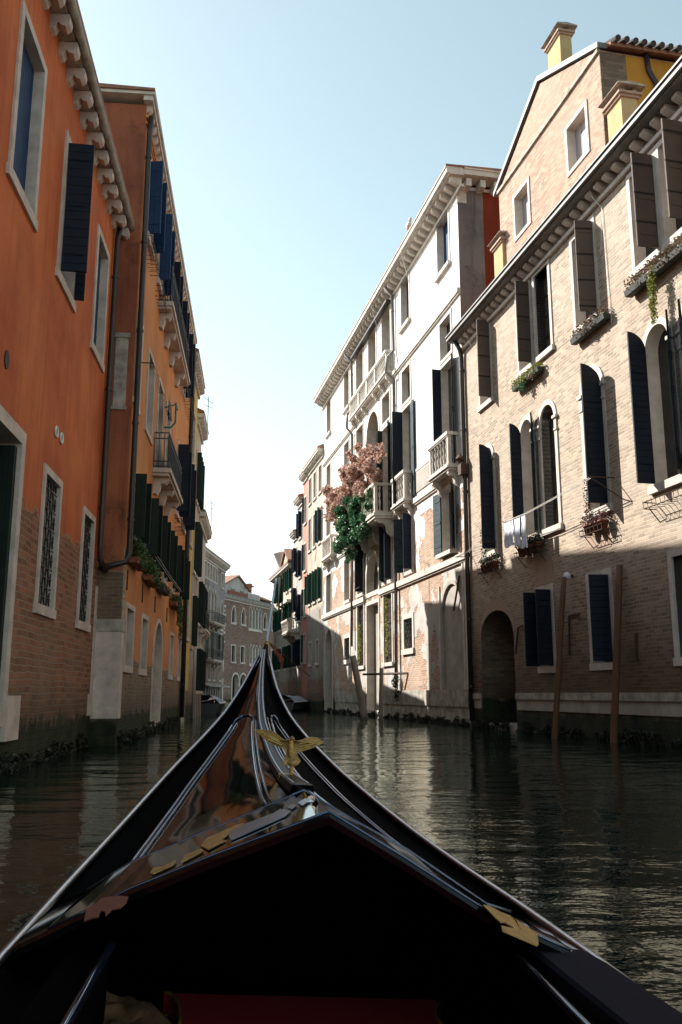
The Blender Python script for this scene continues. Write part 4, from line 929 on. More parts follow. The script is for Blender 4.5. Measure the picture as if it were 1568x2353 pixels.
for u, w, z in ((38.9,.9,12.1),(41,.9,12.3),(43.5,.9,12.1),(46.8,1.1,12.1),(45.4,1.1,10.8),(38,.85,10.9),(44.2,.95,11.0)): br.tube([(41.5,.6,9.2),((41.5+u)/2,.7,10.6 if z > 10.6 else 10.2),(u,w,z)], .05, 5, .012)
T.part('branches', br, 'rust')
T = Thing('green_climber', 'glossy green bush hanging over the corner of the main palace balcony', 'shrub', RW, (41.5,.9,9.0))
bl = []
for u, w, z, r in ((42.8,1.0,10.0,.65),(40.5,.95,10.0,.6),(38.7,.95,9.6,.35),(41.0,1.05,9.2,.8),(43.5,1.1,9.4,.7),(39.9,1.0,8.7,.5),(41.9,1.1,8.5,.8),(43.0,1.1,8.5,.6),(38.6,.95,9.9,.3),(42.2,1.05,7.8,.4)):
    for _ in range(6):
        d = Vector((q.gauss(0,.45), q.gauss(0,.3), q.gauss(0,.45)))*r; bl.append(((u+d.x, max(.55, w+d.y), z+d.z), (r*.5, r*.4, r*.5)))
T.part('foliage', MB().leaves(bl, 17000, .12, 33, .7), 'leaf_green'); T.part('stems', MB().tube([(41.5,.8,9.1),(41.6,1.1,8.6),(41.9,1.0,8.0)], .03, 5).tube([(41.2,.8,9.1),(40.4,1.0,9.9)], .03, 5), 'rust')
for i, (u, z0, z1) in enumerate(((39.0,2.9,5.2),(44.4,2.8,4.4))):
    solo('climbing_vine', ('long' if i == 0 else 'short')+' green vine growing over the brown barred opening '+('nearer to the pipe' if i == 0 else 'behind the leaning grey post'), 'vine',
         MB().leaves([((u+.1*math.sin(z*3), .1, z), (.28-.06*(k%2), .07, .25)) for k, z in enumerate([z0+(z1-z0)*j/7 for j in range(8)])], 900, .075, 50+i), 'leaf_yellow', RW, (u,0,z0), group='vines on the palace openings')
solo('hanging_weed', 'dark weed tuft hanging by the pipe near the palace waterline', 'plant', MB().leaves([((37.3,.2,1.6),(.3,.15,.4)),((37.2,.2,1.0),(.2,.12,.3))], 400, .08, 8), 'leaf_dark', RW, (37.3,.2,1.2))
# boxes on the orange house
G2 = 'flower boxes on the orange house'
planter('grassy green box nearest to the corner pier on the orange house', -21.3, -19.75, 3.9, 'leaf_grass', W2, seed=31, up=.32, dens=1.8, lsize=.09, group=G2, box='terracotta')
planter('second grassy green box along the orange house', -24.3, -22.4, 3.85, 'leaf_grass', W2, seed=32, up=.32, dens=1.8, lsize=.09, group=G2, box='terracotta')
planter('sparse dark box below the middle shutters of the orange house', -27.2, -25.4, 3.95, 'leaf_dark', W2, seed=33, up=.06, dens=.3, group=G2)
planter('long hanging green plant in a terracotta box at the end of the orange house', -31.9, -29.4, 3.9, 'leaf_grass', W2, seed=34, up=.2, dens=1.1, group=G2, box='terracotta', drop=((-31.2,.35,1.0,'leaf_grass'),(-30.2,.3,.6,'leaf_grass')))
cloth('dark_cloth', 'black cloth hanging out of the window above the panelled iron balcony', -25.2, -24.4, 9.4, 8.8, .25, 'iron', 7, None, W2)
T = Thing('drying_frame', 'green plastic drying frame outside the window of the orange house', 'drying frame', W2, (-25,.3,9))
T.part('frame', MB().tube([(-25.0,.1,9.2),(-25.0,.42,9.3),(-25.0,.42,8.75),(-25.0,.3,8.6),(-25.0,.1,8.6)], .03, 6).tube([(-25.5,.42,9.3),(-24.9,.42,9.3)], .03, 6), simple('green_plastic', (.02,.25,.17), .5))
cline('bare clothes line by the pale framed windows of the orange house', [(-20.0,.3,8.65),(-22.5,.3,8.7),(-24.0,.3,8.7)], ([(-20.0,0,8.65),(-20.0,.36,8.65)],), W2)
cline('clothes line under the dark green shutters of the orange house', [(-22.5,.3,4.45),(-26,.3,4.4),(-30,.3,4.4)], ([(-22.5,0,4.45),(-22.5,.36,4.45)],[(-30,0,4.4),(-30,.36,4.4)]), W2)

# seaweed fringe along the foot of the walls
for nm, W_, a0, a1, w_, col in (('tan brick house', RW, 9, 28.4, .06, 1), ('white palace', RW, 28.8, 54, .1, 2), ('nearest orange house', W1, -19.3, -7, .05, 3), ('ochre orange house', W2, -34.3, -19.5, .05, 4)):
    q = random.Random(60+col); bl = [((a0+(a1-a0)*q.random(), w_, q.uniform(-.02, .2)), (q.uniform(.1,.45), .05, q.uniform(.05,.16))) for _ in range(int((a1-a0)*5))]
    solo('seaweed', 'dark seaweed fringe at the waterline of the '+nm, 'seaweed', MB().leaves(bl, int((a1-a0)*420), .06, 70+col, .8), 'leaf_weed', W_, ((a0+a1)/2, 0, 0), kind='stuff')

# ================================================================ posts in the water
def post(label, pb, pt, Y, r, mat, name='mooring_post', cat='mooring post', group='mooring posts', dY=.0, k=12):
    a = ray_at(*pb, Y); b_ = ray_at(*pt, Y+dY); d = (a-b_).normalized(); a = a + d*.6
    mb = MB(); n = 9; path = [b_.lerp(a, i/n) for i in range(n+1)]
    mb.tube(path, r*.88, k, r); return solo(name, label, cat, mb, mat, WORLD, tuple(a), group=group, smooth=True)
post('brown wooden mooring post in front of the dark double-shuttered water window', (1275,1697), (1296,1326), 22.0, .075, 'wood_post')
post('thicker brown mooring post before the second water window of the tan house', (1411,1706), (1424,1299), 20.2, .085, 'wood_post')
post('leaning grey weathered post at the foot of the white palace', (833,1622), (811,1507), 38.5, .16, 'greypost')
post('short upright grey post beside the blocked water door', (876,1624), (877,1535), 37.0, .10, 'greypost')
T = Thing('post_crossbar', 'iron crossbar holding the short post to the palace wall', 'bar', RW, (37.5,.8,1.9)); T.part('bar', MB().tube([(36.0,.0,1.9),(38.6,1.3,1.9)], .05, 6), 'rust')
for i, (x, Y) in enumerate(((446,41.0),(452,44.0),(458,46.0))):
    post('dark mooring pole off the %s house' % ('cream','low grey','farthest shuttered')[i], (x-1,1645-6*i), (x-4,1480+20*i), Y, .11, 'greypost', group='poles by the shaded houses')

# ================================================================ far boats
def boat(label, cx, Y, L, W_, ang, hullm, coverm, group='moored motor boats', z=.55):
    T = Thing('motor_boat', label, 'boat', WORLD, (cx, Y, 0), group=group)
    ca, sa = math.cos(ang), math.sin(ang)
    def tr(x, y, z_): return (cx+x*ca-y*sa, Y+x*sa+y*ca, z_)
    secs = [(-L/2,.85,0),(-L/4,1,0),(0,1,0),(L/4,.85,.04),(L*.42,.45,.12),(L/2,.03,.2)]; vs = []; fs = []
    for y, k_, dz in secs:
        h = W_/2*k_; vs += [tr(-h,y,z+dz), tr(-h*.85,y,.1), tr(-h*.4,y,-.2), tr(h*.4,y,-.2), tr(h*.85,y,.1), tr(h,y,z+dz)]
    for i in range(5):
        for j in range(5): fs.append((i*6+j, i*6+j+1, (i+1)*6+j+1, (i+1)*6+j))
    fs += [(0,1,2,3,4,5)]
    T.part('hull', MB().add(vs, fs), hullm, smooth=False)
    T.part('gunwale', MB().tube([tr(-W_/2*k_,y,z+dz+.02) for y, k_, dz in secs]+[tr(W_/2*k_,y,z+dz+.02) for y, k_, dz in reversed(secs)], .05, 5), 'white', smooth=True)
    cs = []; n = 8
    for i, (y, k_, dz) in enumerate(secs[:5]):
        for j in range(n+1):
            a = j/n; cs.append(tr(W_/2*k_*.92*(2*a-1), y*.95, z+dz+.04+(.42-.05*i)*math.sin(math.pi*a)**.7*(1+.08*math.sin(5*i+3*j))))
    T.part('cover', MB().add(cs, [(i*(n+1)+j, i*(n+1)+j+1, (i+1)*(n+1)+j+1, (i+1)*(n+1)+j) for i in range(4) for j in range(n)]), coverm, smooth=True)
    return T
bluetarp = simple('blue_tarp', (.07,.12,.24), .5, col2=(.22,.28,.38), scale=3); greytarp = simple('pale_tarp', (.40,.43,.50), .5, col2=(.25,.27,.33), scale=3)
boat('small dark motor boat under a blue and white cover, moored on the shaded bank', ray_at(484,1620,52).x, 52, 5, 1.7, .05, simple('dark_hull', (.03,.035,.04), .4), bluetarp)
boat('grey covered motor boat moored on the bank past the gondola bow', ray_at(664,1615,58).x, 60, 6, 2.1, -.15, simple('grey_hull', (.08,.08,.075), .5), greytarp)
boat('red covered boat lying behind the blue covered one', ray_at(473,1612,58).x, 59, 5, 1.6, 0, 'iron', simple('red_tarp', (.25,.05,.03), .6))
# flag
T = Thing('flag', 'faded red flag hanging from a slanting pole past the gondola bow', 'flag', WORLD, ray_at(620,1478,52))
A_ = ray_at(619,1476,52); B_ = ray_at(662,1512,52.5); T.part('pole', MB().tube([A_, B_+(B_-A_)*1.2], .025, 6), 'rust')
C_ = ray_at(653,1512,52.3); D_ = ray_at(650,1540,52.3); E_ = ray_at(634,1518,52.1); vs = []; n = 8
for j in range(n+1):
    for i in range(n+1):
        p = A_.lerp(C_, i/n); b_ = E_.lerp(D_, i/n); v = p.lerp(b_, j/n*(.15+.85*i/n)); vs.append(v+Vector((0,.12*math.sin(i*2.1)*j/n,0)))
T.part('cloth', MB().add(vs, [(j*(n+1)+i, j*(n+1)+i+1, (j+1)*(n+1)+i+1, (j+1)*(n+1)+i) for j in range(n) for i in range(n)]), simple('flag_red', (.22,.06,.025), .8), smooth=True)
# gull on the palace gutter
bp = RW.pt(31.9,.55,20.15); T = Thing('seagull', 'white gull standing on the gutter of the white palace', 'bird', RW, (32.9,.6,20.1))
T.part('body', MB().blob((32.9,.6,20.42), (.22,.12,.13), 10, 8).blob((32.68,.6,20.58), (.08,.07,.08), 8, 6).tube([(32.72,.6,20.5),(32.68,.6,20.58)], .07, 6).tube([(33.0,.6,20.42),(33.25,.6,20.38)], .07, 6, .02), 'white', smooth=True)
T.part('beak', MB().tube([(32.62,.6,20.58),(32.52,.6,20.56)], .02, 5, .004), 'terracotta')
for dy in (-.04,.04): T.part('leg', MB().tube([(32.88,.6+dy,20.34),(32.88,.6+dy,20.15)], .012, 4), 'terracotta')
# aerials and wires on the sky line
for i, (u, z, Wq, lab) in enumerate(((-41.8,13.7,W2,'thin roof aerial on the cream house by the sky'), (-47.5,9.8,W2,'bent wire aerial on the low grey house'))):
    T = Thing('aerial', lab, 'aerial', Wq, (u,.2,z)); T.part('mast', MB().tube([(u,.3,z),(u,.3,z+1.6)], .02, 4).tube([(u-.5,.5,z+1.4),(u+.5,.1,z+1.4)], .012, 4).tube([(u-.3,.5,z+1.1),(u+.3,.1,z+1.1)], .012, 4), 'iron')

# ================================================================ gondola
class Frame:
    def __init__(s, g, roll):
        a = Vector((math.sin(g), math.cos(g), 0)); p = Vector((math.cos(g), -math.sin(g), 0)); up = Vector((0,0,1))
        s.x = p*math.cos(roll)-up*math.sin(roll); s.y = a; s.z = up*math.cos(roll)+p*math.sin(roll)
    def mat(s, u, w=0, z=0):
        m = Matrix((s.x, s.y, s.z)).transposed().to_4x4(); m.translation = s.x*u+s.y*w+s.z*z; return m
GF = Frame(R(-5.5), R(3))
def itp(x, xs, ys):
    if x <= xs[0]: return ys[0]
    for i in range(len(xs)-1):
        if x <= xs[i+1]: return ys[i]+(ys[i+1]-ys[i])*(x-xs[i])/(xs[i+1]-xs[i])
    return ys[-1]
def smoothed(xs, ys):
    def f(x): return (itp(x-.12,xs,ys)+2*itp(x,xs,ys)+itp(x+.12,xs,ys))/4
    return f
gS = [-1.5,1.6,2,2.3,2.6,3,3.4,3.8,4.2,4.6,4.9,5.2,5.45,5.62]
gL = smoothed(gS, [-.50,-.543,-.541,-.539,-.529,-.512,-.484,-.446,-.386,-.294,-.208,-.126,-.061,-.012])
gR = smoothed(gS, [.76,.785,.79,.765,.721,.651,.572,.485,.373,.249,.150,.073,.033,.000])
gZ = smoothed([-5,1,1.6,2.3,3,3.4,3.8,4.2,4.6,4.9,5.2,5.45,5.6,5.8], [.46,.465,.47,.49,.535,.575,.63,.71,.82,.93,1.08,1.235,1.335,1.42])
S0 = [2.0,2.25,2.6,3,3.4,3.8,4.2,4.6,4.9,5.2,5.45,5.6]
gH = smoothed(S0, [.80,.80,.785,.78,.80,.84,.90,.99,1.07,1.17,1.27,1.335]); gK = smoothed(S0, [.55,.55,.53,.50,.46,.42,.4,.4,.4,.4,.4,.4])
gC = smoothed(S0, [.12,.118,.096,.070,.044,.019,-.006,-.018,-.02,-.02,-.014,-.007])
eL = smoothed([2.0,2.6,2.95,3.27,3.64,4.03,4.4,5.0,5.5], [-.44,-.475,-.436,-.378,-.308,-.216,-.13,-.05,-.004])
eR = smoothed([2.0,2.6,2.96,3.33,3.67,4.07,4.4,5.0,5.5], [.42,.42,.35,.265,.209,.144,.08,.04,.004])
dk = lambda s, t: gH(s)-gK(s)*abs(t-gC(s))
gloss = simple('black_lacquer', (.004,.004,.005), .05, var=.1, spec=.4); M['gloss'] = gloss
matt = simple('matt_black', (.002,.002,.0025), .95, var=.1, spec=.02); M['matt'] = matt
M['rail'] = simple('worn_metal_strip', (.50,.52,.56), .32, metal=1, var=.12, scale=20)
M['mould'] = simple('lacquered_moulding', (.10,.14,.22), .12, metal=.9, var=.2, scale=20)
M['brass'] = simple('old_brass', (.50,.30,.08), .45, metal=.25, col2=(.22,.12,.04), scale=40, bumpd=.002)
M['gilt'] = simple('gilt_ornament', (.75,.52,.17), .3, metal=.6, col2=(.42,.27,.09), scale=30, bumpd=.002)
M['steel'] = simple('polished_steel', (.40,.42,.48), .3, metal=.6, var=.1, scale=10)
M['copper'] = simple('dull_copper', (.22,.08,.055), .55, metal=.2, var=.1, scale=20)
M['brownlac'] = simple('brown_lacquer', (.022,.010,.007), .5, var=.3, spec=.15)
M['satin'] = simple('satin_black', (.003,.003,.004), .25, var=.1, spec=.04)
M['channel'] = simple('black_paint', (.0015,.0015,.002), .8, var=.1, spec=.01)
M['pad'] = simple('slate_vinyl', (.011,.011,.020), .85, spec=.08, var=.08, scale=30, bumpd=.0006)
M['carpet'] = simple('crimson_carpet', (.40,.008,.02), 1.0, var=.1, scale=60)
M['clothtan'] = simple('brown_fleece', (.34,.17,.075), .98, col2=(.10,.05,.025), scale=14, bumpd=.006)
GT = Thing('gondola', 'black lacquered gondola prow with gilt ornaments, pointing down the canal', 'gondola', GF, (.1,2,0))
def grid(cols):
    """cols: list of section polylines of equal length"""
    n = len(cols[0]); vs = [p for c in cols for p in c]
    return MB().add(vs, [(i*n+j, i*n+j+1, (i+1)*n+j+1, (i+1)*n+j) for i in range(len(cols)-1) for j in range(n-1)])
SS = [-1.5+.1*i for i in range(72)]
SS = [s for s in SS if s <= 5.6]
hull = []
for s in SS:
    l, r_, z = gL(s), gR(s), gZ(s); c = (l+r_)/2; h = (r_-l)/2; kz = max(-.12, (s-4.6)*.9 if s > 4.47 else -.12); kz = min(kz, z-.06)
    hull.append([(c-h, s, z), (c-h*.93, s, z*.6+kz*.4), (c-h*.7, s, z*.2+kz*.8), (c, s, kz), (c+h*.7, s, z*.2+kz*.8), (c+h*.93, s, z*.6+kz*.4), (c+h, s, z)])
hb = grid(hull); n7 = len(hull)*7; hb.add([(x, s, z) for x, s, z in hull[0]], [(0,1,2,3,4,5,6)])
GT.part('hull', hb, 'gloss', smooth=True)
for fn in (gL, gR):
    sg = 1 if fn is gL else -1
    GT.part('gunwale_strip', MB().tube([(fn(s)+sg*.004, s, gZ(s)+.006) for s in SS], .0105, 8), 'rail', smooth=True)
# foredeck
DS = [2.3+.09*i for i in range(37)]; DS = [s for s in DS if s < 5.56]+[5.58]
for nm, fe, fg, sg in (('foredeck', eL, gL, -1), ('foredeck', eR, gR, 1)):
    cols = []
    for s in DS:
        e = gC(s)+fe(s); cols.append([(gC(s)+(e-gC(s))*k/6, s, dk(s, gC(s)+(e-gC(s))*k/6)+.006*math.sin(math.pi*k/6)) for k in range(7)])
    GT.part(nm, grid(cols), 'gloss' if sg < 0 else 'channel', smooth=True)
    cols = []
    for s in DS:
        e = gC(s)+fe(s); g_ = fg(s)-sg*.012; ze = dk(s, e); zg = gZ(s)-.012
        cols.append([(e, s, ze), (e+(g_-e)*.12, s, ze-.045*min(1, abs(g_-e)/.1)), (e+(g_-e)*.5, s, (ze-.045)*.5+zg*.5-.02*min(1, abs(g_-e)/.1)), (g_, s, zg)])
    GT.part('waterway', grid(cols), 'channel', smooth=True)
    for o, r in ((0, .0065), (.02, .0045)):
        GT.part('moulding', MB().tube([(gC(s)+fe(s)-sg*o, s, dk(s, gC(s)+fe(s)-sg*o)+.007) for s in [2.6+.1*i for i in range(19)]], r, 6), 'mould', smooth=True)
iL = smoothed([2.6,3.0,3.4,3.8,4.1,4.4], [-.095,-.085,-.075,-.063,-.053,-.04]); iR = smoothed([2.6,3.0,3.4,3.8,4.1,4.4], [.10,.087,.071,.065,.057,.047])
for f_ in (iL, iR):
    sg = -1 if f_ is iL else 1
    for o, r in ((0, .0075), (.018, .0045)):
        GT.part('moulding', MB().tube([(gC(s)+f_(s)-sg*o, s, dk(s, gC(s)+f_(s)-sg*o)+.007) for s in [2.6+.1*i for i in range(19)]], r, 6), 'mould', smooth=True)
for fe, f_ in ((eL, iL), (eR, iR)):
    GT.part('moulding', MB().tube([(gC(s)+x, s, dk(s, gC(s)+x)+.008) for s, x in ((4.4,fe(4.4)),(4.47,fe(4.4)*.85+f_(4.4)*.15),(4.5,(fe(4.4)+f_(4.4))/2),(4.47,fe(4.4)*.15+f_(4.4)*.85),(4.4,f_(4.4)))], .006, 6), 'mould', smooth=True)
rc = [[(gC(s)-w_, s, gH(s)+.0), (gC(s)-w_*.9, s, gH(s)+.022), (gC(s)+w_*.9, s, gH(s)+.022), (gC(s)+w_, s, gH(s)+.0)] for s in DS if s > 2.5 for w_ in (max(.008, .034-.007*(s-2.5)),)]
RB = GT.part('ridge_rib', grid(rc), 'brownlac')
for o in (-.022, .022):
    P = []
    for i in range(400):
        x_ = 2.62+i*.00725; P.append((x_, .0016+.0030*abs(math.sin(math.pi*i/4))))
    mb = MB(); vs = []
    for x_, r_ in P:
        oo = o*max(.25, 1-.25*(x_-2.5)); vs += [(gC(x_)+oo+r_*math.cos(a), x_, gH(x_)+.023+r_*math.sin(a)) for a in (0,1.05,2.09,3.14)]
    mb.add(vs, [(i*4+j, i*4+j+1, i*4+j+5, i*4+j+4) for i in range(399) for j in range(3)])
    GT.part('beaded_strip', mb, 'steel', RB)
# front beam of the deck with its ornaments
bF = ([-.55,-.382,-.287,-.109,.13,.302,.5,.78], [.49,.576,.627,.704,.80,.71,.60,.49]); bB = ([-.54,-.45,-.35,-.126,.10,.24,.39,.61,.76], [.475,.52,.59,.69,.793,.72,.65,.52,.48])
def beamtop(s, t):
    k = min(1, max(0, (s-2.05)/.47)); return itp(t, *bF)*(1-k)+itp(t, *bB)*k
ts = [gL(2.3)+.02]+[-.45, -.382, -.34, -.287, -.2, -.115, 0, .06, .10, .13, .18, .24, .302, .39, .5, .61, .68]+[gR(2.3)-.02]
bm = []
for s, dz in ((2.40,-.05),(2.05,-.024),(2.045,-.008),(2.05,.0),(2.065,.005),(2.50,.008),(2.53,.004),(2.55,-.03)):
    bm.append([(t, s, beamtop(s, t)+dz) for t in ts])
BM = GT.part('deck_beam', grid(bm), 'gloss', bevel=0)
GT.part('beam_rim', MB().tube([(t, 2.055, beamtop(2.055, t)+.003) for t in ts[1:-1]], .003, 6), 'mould', BM, smooth=True)
GT.part('beam_rim', MB().tube([(t, 2.52, beamtop(2.52, t)+.007) for t in ts[1:-1]], .0035, 6), 'mould', BM, smooth=True)
def onbeam(px, py):
    """point of the beam's upper face seen at a photo position"""
    v = CY-py; f = F*math.cos(TH)-v*math.sin(TH); u = F*math.sin(TH)+v*math.cos(TH); r = Vector(((px-CX)/f, 1, u/f)); o = Vector((0,0,EYE))
    k = 1.2
    while k < 4:
        p = o+r*k; s, t, z = p.dot(GF.y), p.dot(GF.x), p.dot(GF.z)
        if z <= beamtop(s, t)+.008: return (t, s)
        k += .003
    return (t, s)
def plate(name, px, mat, th=.0025, lab=None):
    P = [onbeam(*q) for q in px]; n = len(P)
    lo = [(t, s, beamtop(s, t)+.0085) for t, s in P]; hi = [(t, s, beamtop(s, t)+.0085+th) for t, s in P]
    tr_ = tessellate_polygon([[Vector((t, s, 0)) for t, s in P]])
    mb = MB().add(lo+hi, [tuple(n+i for i in f) for f in tr_]+[(i, (i+1) % n, n+(i+1) % n, n+i) for i in range(n)])
    return GT.part(name, mb, mat, BM, label=lab)
for px in ([(345,2008),(352,1997),(375,1993),(405,1979),(398,1990),(372,2002),(352,2010)],
           [(415,1984),(425,1968),(440,1962),(462,1952),(468,1958),(450,1968),(430,1978)],
           [(460,1946),(476,1928),(500,1918),(520,1908),(535,1903),(545,1897),(560,1894),(552,1903),(530,1912),(524,1922),(510,1932),(520,1934),(500,1944),(478,1955),(470,1950)]):
    plate('gilt_ornament', px, 'gilt')
plate('steel_plate', [(524,1916),(560,1897),(600,1882),(652,1862),(668,1866),(655,1878),(610,1898),(560,1920),(530,1933)], 'steel')
for px in ([(634,1868),(645,1861),(652,1866),(642,1874)], [(660,1858),(672,1850),(682,1853),(670,1862)], [(684,1848),(700,1838),(714,1838),(722,1845),(706,1846),(696,1854)]):
    plate('steel_scroll', px, 'steel')
plate('fish_plate', [(193,2120),(198,2095),(208,2084),(220,2080),(232,2068),(252,2064),(275,2062),(295,2064),(290,2078),(276,2090),(258,2094),(243,2107),(242,2098),(234,2096),(228,2102),(228,2110),(212,2113)], 'copper', lab='dull copper fish shaped plate')
plate('fish_plate', [(1110,2082),(1126,2084),(1150,2098),(1172,2106),(1184,2120),(1197,2140),(1180,2134),(1160,2122),(1150,2122),(1138,2112)], 'gilt', lab='bright gilt fish shaped plate')
plate('end_plate', [(1198,2141),(1186,2117),(1175,2108),(1220,2138),(1236,2148),(1238,2172),(1234,2176),(1155,2142),(1152,2130)], 'brass', lab='square ended brass plate')
# cockpit: coamings, side decks, dark inside
cL, cR = -.312, .548
BS = [-1.5+.1*i for i in range(36)]+[2.03]
GT.part('side_deck', grid([[(cL, s, .52), (cL-.09, s, .505), (cL-.12, s, .46), (gL(s)+.06, s, .455), (gL(s)+.015, s, gZ(s)-.008)] for s in BS]), 'channel')
GT.part('side_deck', grid([[(gR(s)-.015, s, gZ(s)-.008), (gR(s)-.05, s, .47), (cR+.06, s, .50), (cR, s, .52)] for s in BS]), 'channel')
for c, sg in ((cL, -1), (cR, 1)):
    GT.part('coaming', MB().tube([(c, s, .525) for s in BS], .010, 8), 'mould', smooth=True)
    GT.part('coaming_board', MB().box(c, c+sg*.012, -1.5, 2.02, .38, .518), 'matt')
inn = []
for s in [-1.5+.2*i for i in range(26)]:
    l, r_ = gL(s)+.03, gR(s)-.03; inn.append([(l+.0, s, min(.45, gZ(s)-.03)), (l+.05, s, .2), (l+.12, s, .06), (r_-.12, s, .06), (r_-.05, s, .2), (r_, s, min(.45, gZ(s)-.03))])
GT.part('inner_planking', grid(inn), 'matt')
GT.part('bulkhead', MB().box(gL(3.5)+.02, gR(3.5)-.02, 3.45, 3.5, .05, .56).add([(gC(3.4)-.3,3.46,.5),(gC(3.4)+.3,3.46,.5),(gC(3.4),3.46,.74)], [(0,1,2)]), 'matt')
GT.part('bulkhead', MB().box(-.6, .85, -1.52, -1.45, .0, .5), 'matt')
# footrest with its piping
prof = [(-.25,2.80),(.555,2.80)]
for i in range(1, 7): a = math.pi/2*i/6; prof.append((.555-.045*math.sin(a*1.6), 2.80-.26*(i/6)))
prof += [(.53,1.0),(-.175,1.0)]
for i in range(6, 0, -1): a = math.pi/2*i/6; prof.append((-.25+.065*math.sin(a), 2.80-.30*(1-math.cos(a))))
n = len(prof); FR = GT.part('footrest', MB().prism([(t, s, .07) for t, s in prof], (0,0,.13)), 'carpet', label='crimson carpeted footrest')
for idx in (list(range(1, 8)), [n-6, n-5, n-4, n-3, n-2, n-1, 0]):
    GT.part('piping', MB().tube([(prof[i][0], prof[i][1], .203) for i in idx], .005, 6), 'brass', FR, smooth=True)
GT.part('locker', MB().box(gL(2)+.04, -.27, 2.2, 3.0, .065, .17), 'matt')
# ferro (bow iron)
fp = [(5.57,1.27),(5.60,1.40),(5.63,1.55),(5.65,1.68),(5.68,1.765),(5.74,1.79),(5.86,1.77),(5.95,1.70),(5.84,1.62),(5.80,1.45),(5.84,1.30),(5.84,1.2),(5.80,1.0),(5.74,.8),(5.60,.55),(5.5,.5),(5.56,.85),(5.56,1.1)]
tt = lambda u: .0+.034*max(0, u-1.33)/.43
vs = [(tt(u)-.006, s, u) for s, u in fp]+[(tt(u)+.006, s, u) for s, u in fp]; n = len(fp)
tri = tessellate_polygon([[Vector((s, u, 0)) for s, u in fp]])
GT.part('bow_iron', MB().add(vs, [tuple(f) for f in tri]+[tuple(n+i for i in reversed(f)) for f in tri]+[(i, (i+1) % n, n+(i+1) % n, n+i) for i in range(n)]), 'steel')
GT.part('stem_head', MB().prism([(-.022,5.52,1.27),(.018,5.52,1.27),(.010,5.56,1.355),(-.012,5.56,1.355)], (0,.06,.0)), 'brownlac')
GT.part('stem_ring', MB().tube([(0,5.58,1.33),(.004,5.58,1.375)], .013, 8), 'brass')
# spread-winged bird ornament
o3 = (517, 1665.8, .3297)
ol = [(203,38),(250,34),(300,36),(350,52),(385,80),(405,97),(435,106),(452,100),(462,88),(474,82),(486,90),(486,104),(500,112),(540,104),(565,90),(605,84),(650,92),(694,120),(665,140),(620,160),(570,176),(515,190),(503,200),(512,222),(530,250),(515,272),(490,286),(462,291),(430,284),(408,268),(412,240),(424,215),(426,190),(408,166),(365,150),(320,132),(285,108),(255,78)]
ES = 2.95
def ep(zx, zy, s):
    px, py = o3[0]+zx*o3[2], o3[1]+zy*o3[2]
    v = CY-py; f = F*math.cos(TH)-v*math.sin(TH); u = F*math.sin(TH)+v*math.cos(TH); r = Vector(((px-CX)/f, 1, u/f)); o = Vector((0,0,EYE))
    k = (s-o.dot(GF.y))/r.dot(GF.y); p = o+r*k; return p.dot(GF.x), p.dot(GF.z)
E2 = [ep(x, y, ES) for x, y in ol]; cx_ = sum(p[0] for p in E2)/len(E2); n = len(E2)
tri = tessellate_polygon([[Vector((x, z, 0)) for x, z in E2]])
bend = lambda x: .45*abs(x-cx_)**1.3
vs = [(x, ES-.006+bend(x), z) for x, z in E2]+[(x, ES+.006+bend(x), z) for x, z in E2]
EG = GT.part('eagle_ornament', MB().add(vs, [tuple(f) for f in tri]+[tuple(n+i for i in reversed(f)) for f in tri]+[(i, (i+1) % n, n+(i+1) % n, n+i) for i in range(n)]), 'brass', label='brass eagle with spread wings')
a_ = ep(455,130,ES); b_ = ep(462,200,ES); h_ = ep(468,92,ES); t_ = ep(468,265,ES)
GT.part('eagle_body', MB().blob(((a_[0]+b_[0])/2, ES-.004, (a_[1]+b_[1])/2), (.011,.014,.03), 12, 8).blob((h_[0], ES-.005, h_[1]), (.007,.010,.006), 8, 6).blob((t_[0], ES, t_[1]), (.018,.008,.012), 10, 6), 'brass', EG, smooth=True)
fe_ = MB()
for zx, zy, qx, qy in [(250,50,380,110),(270,70,390,125),(300,100,395,140),(640,110,520,130),(620,130,520,150),(590,150,515,168)]:
    p, q_ = ep(zx, zy, ES), ep(qx, qy, ES); fe_.tube([(p[0], ES-.008+bend(p[0]), p[1]), (q_[0], ES-.009+bend(q_[0]), q_[1])], .0022, 5)
GT.part('feathers', fe_, 'gilt', EG)
GT.part('eagle_stand', MB().tube([(t_[0], ES, t_[1]-.01), (t_[0], ES, gH(ES)-.01)], .007, 8).box(t_[0]-.04, t_[0]+.012, ES-.01, ES+.01, gH(ES)+.0, gH(ES)+.025), 'brass', EG)
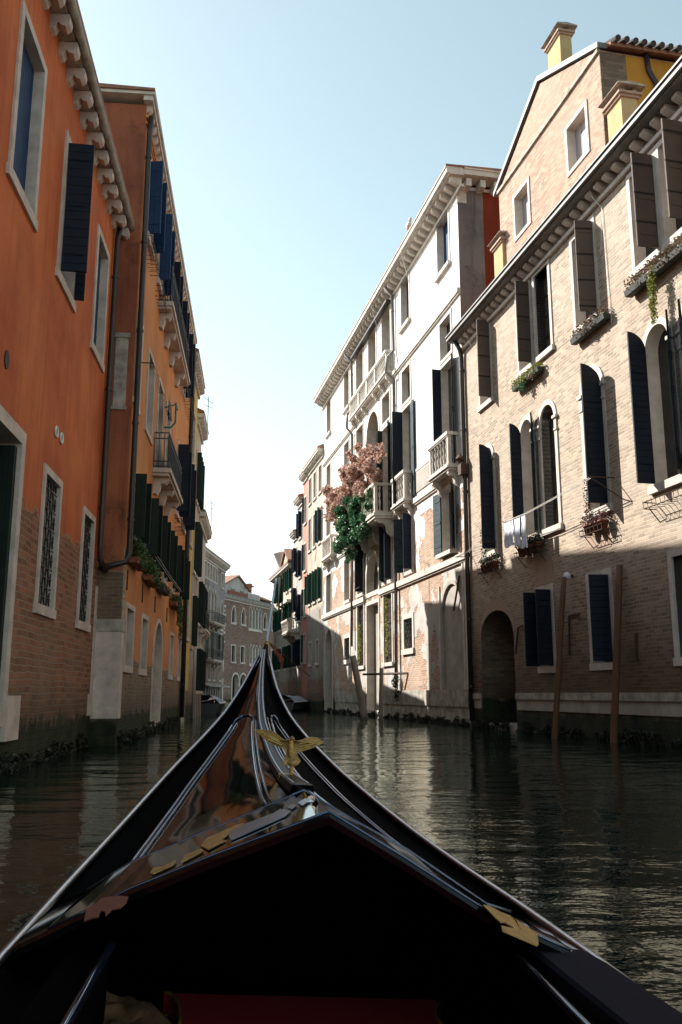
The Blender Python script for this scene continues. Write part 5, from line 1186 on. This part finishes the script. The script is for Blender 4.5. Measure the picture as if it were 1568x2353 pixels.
# things lying in the gondola
def ppad():
    ed = [(.597,2.111),(.718,2.082),(.735,1.987),(.742,1.844),(.755,1.686),(.765,1.3),(.77,.6),(.625,.6),(.622,1.3),(.619,1.61),(.605,1.868)]
    n = len(ed); lo = [(t, s, .485) for t, s in ed]; mi = [(t, s, .522) for t, s in ed]; c = (.68, 1.6)
    hi = [(t+(c[0]-t)*.10, s+(.02 if s < 1 else -.012), .53) for t, s in ed]
    return MB().add(lo+mi+hi, [(i, (i+1) % n, n+(i+1) % n, n+i) for i in range(n)]+[(n+i, n+(i+1) % n, 2*n+(i+1) % n, 2*n+i) for i in range(n)]+[tuple(range(2*n, 3*n))])
solo('seat_pad', 'flat slate grey vinyl pad laid over the side deck of the gondola', 'pad', ppad(), 'pad', GF, (.7,1.2,.48))
q = random.Random(9); cols = []
for i in range(21):
    s = 2.20+.50*i/20; c = []
    for j in range(23):
        x_, y_ = j/22, i/20
        t = -.43+.21*x_+.012*math.sin(i*1.3)+.01*q.random()
        e = min(1, 4*min(y_, 1-y_)+.02)*min(1, 6*min(x_, 1-x_)+.02)
        c.append((t, s+.02*math.sin(j*.9), .18+e*(.075-.045*x_+.018*abs(math.sin(x_*7+y_*5))+.012*abs(math.sin(x_*3-y_*11))+.004*q.random())))
    cols.append(c)
solo('folded_cloth', 'crumpled brown fleece cloth lying in the dark cockpit', 'cloth', grid(cols), 'clothtan', GF, (-.35,2.5,.17), smooth=True)

# ================================================================ light
SUN_AZ, SUN_EL = R(-55), R(37)
sd = Vector((math.sin(SUN_AZ)*math.cos(SUN_EL), math.cos(SUN_AZ)*math.cos(SUN_EL), math.sin(SUN_EL)))
sl = bpy.data.lights.new('sun', 'SUN'); sl.energy = 5; sl.angle = R(.5); sl.color = (1, .955, .89)
so = bpy.data.objects.new('sun', sl); C.objects.link(so); so.rotation_euler = sd.to_track_quat('Z', 'Y').to_euler()
w = bpy.data.worlds.new('World'); sc.world = w; w.use_nodes = True; nt = w.node_tree
sky = nt.nodes.new('ShaderNodeTexSky'); sky.sky_type = 'NISHITA'; sky.sun_disc = False
sky.sun_elevation = SUN_EL; sky.sun_rotation = SUN_AZ; sky.dust_density = .6; sky.ozone_density = 1.0; sky.air_density = 1.0
bg = nt.nodes['Background']; bg.inputs['Strength'].default_value = .10; hs = nt.nodes.new('ShaderNodeHueSaturation'); hs.inputs['Saturation'].default_value = .58; hs.inputs['Hue'].default_value = .452; nt.links.new(sky.outputs[0], hs.inputs['Color']); nt.links.new(hs.outputs[0], bg.inputs[0])
vs_ = sc.view_settings; sc.display_settings.display_device = 'sRGB'; vs_.view_transform = 'Standard'; vs_.look = 'None'; vs_.exposure = 1.18; vs_.gamma = 1
sc.cycles.max_bounces = 8; sc.cycles.diffuse_bounces = 4
sc.cycles.use_denoising = True
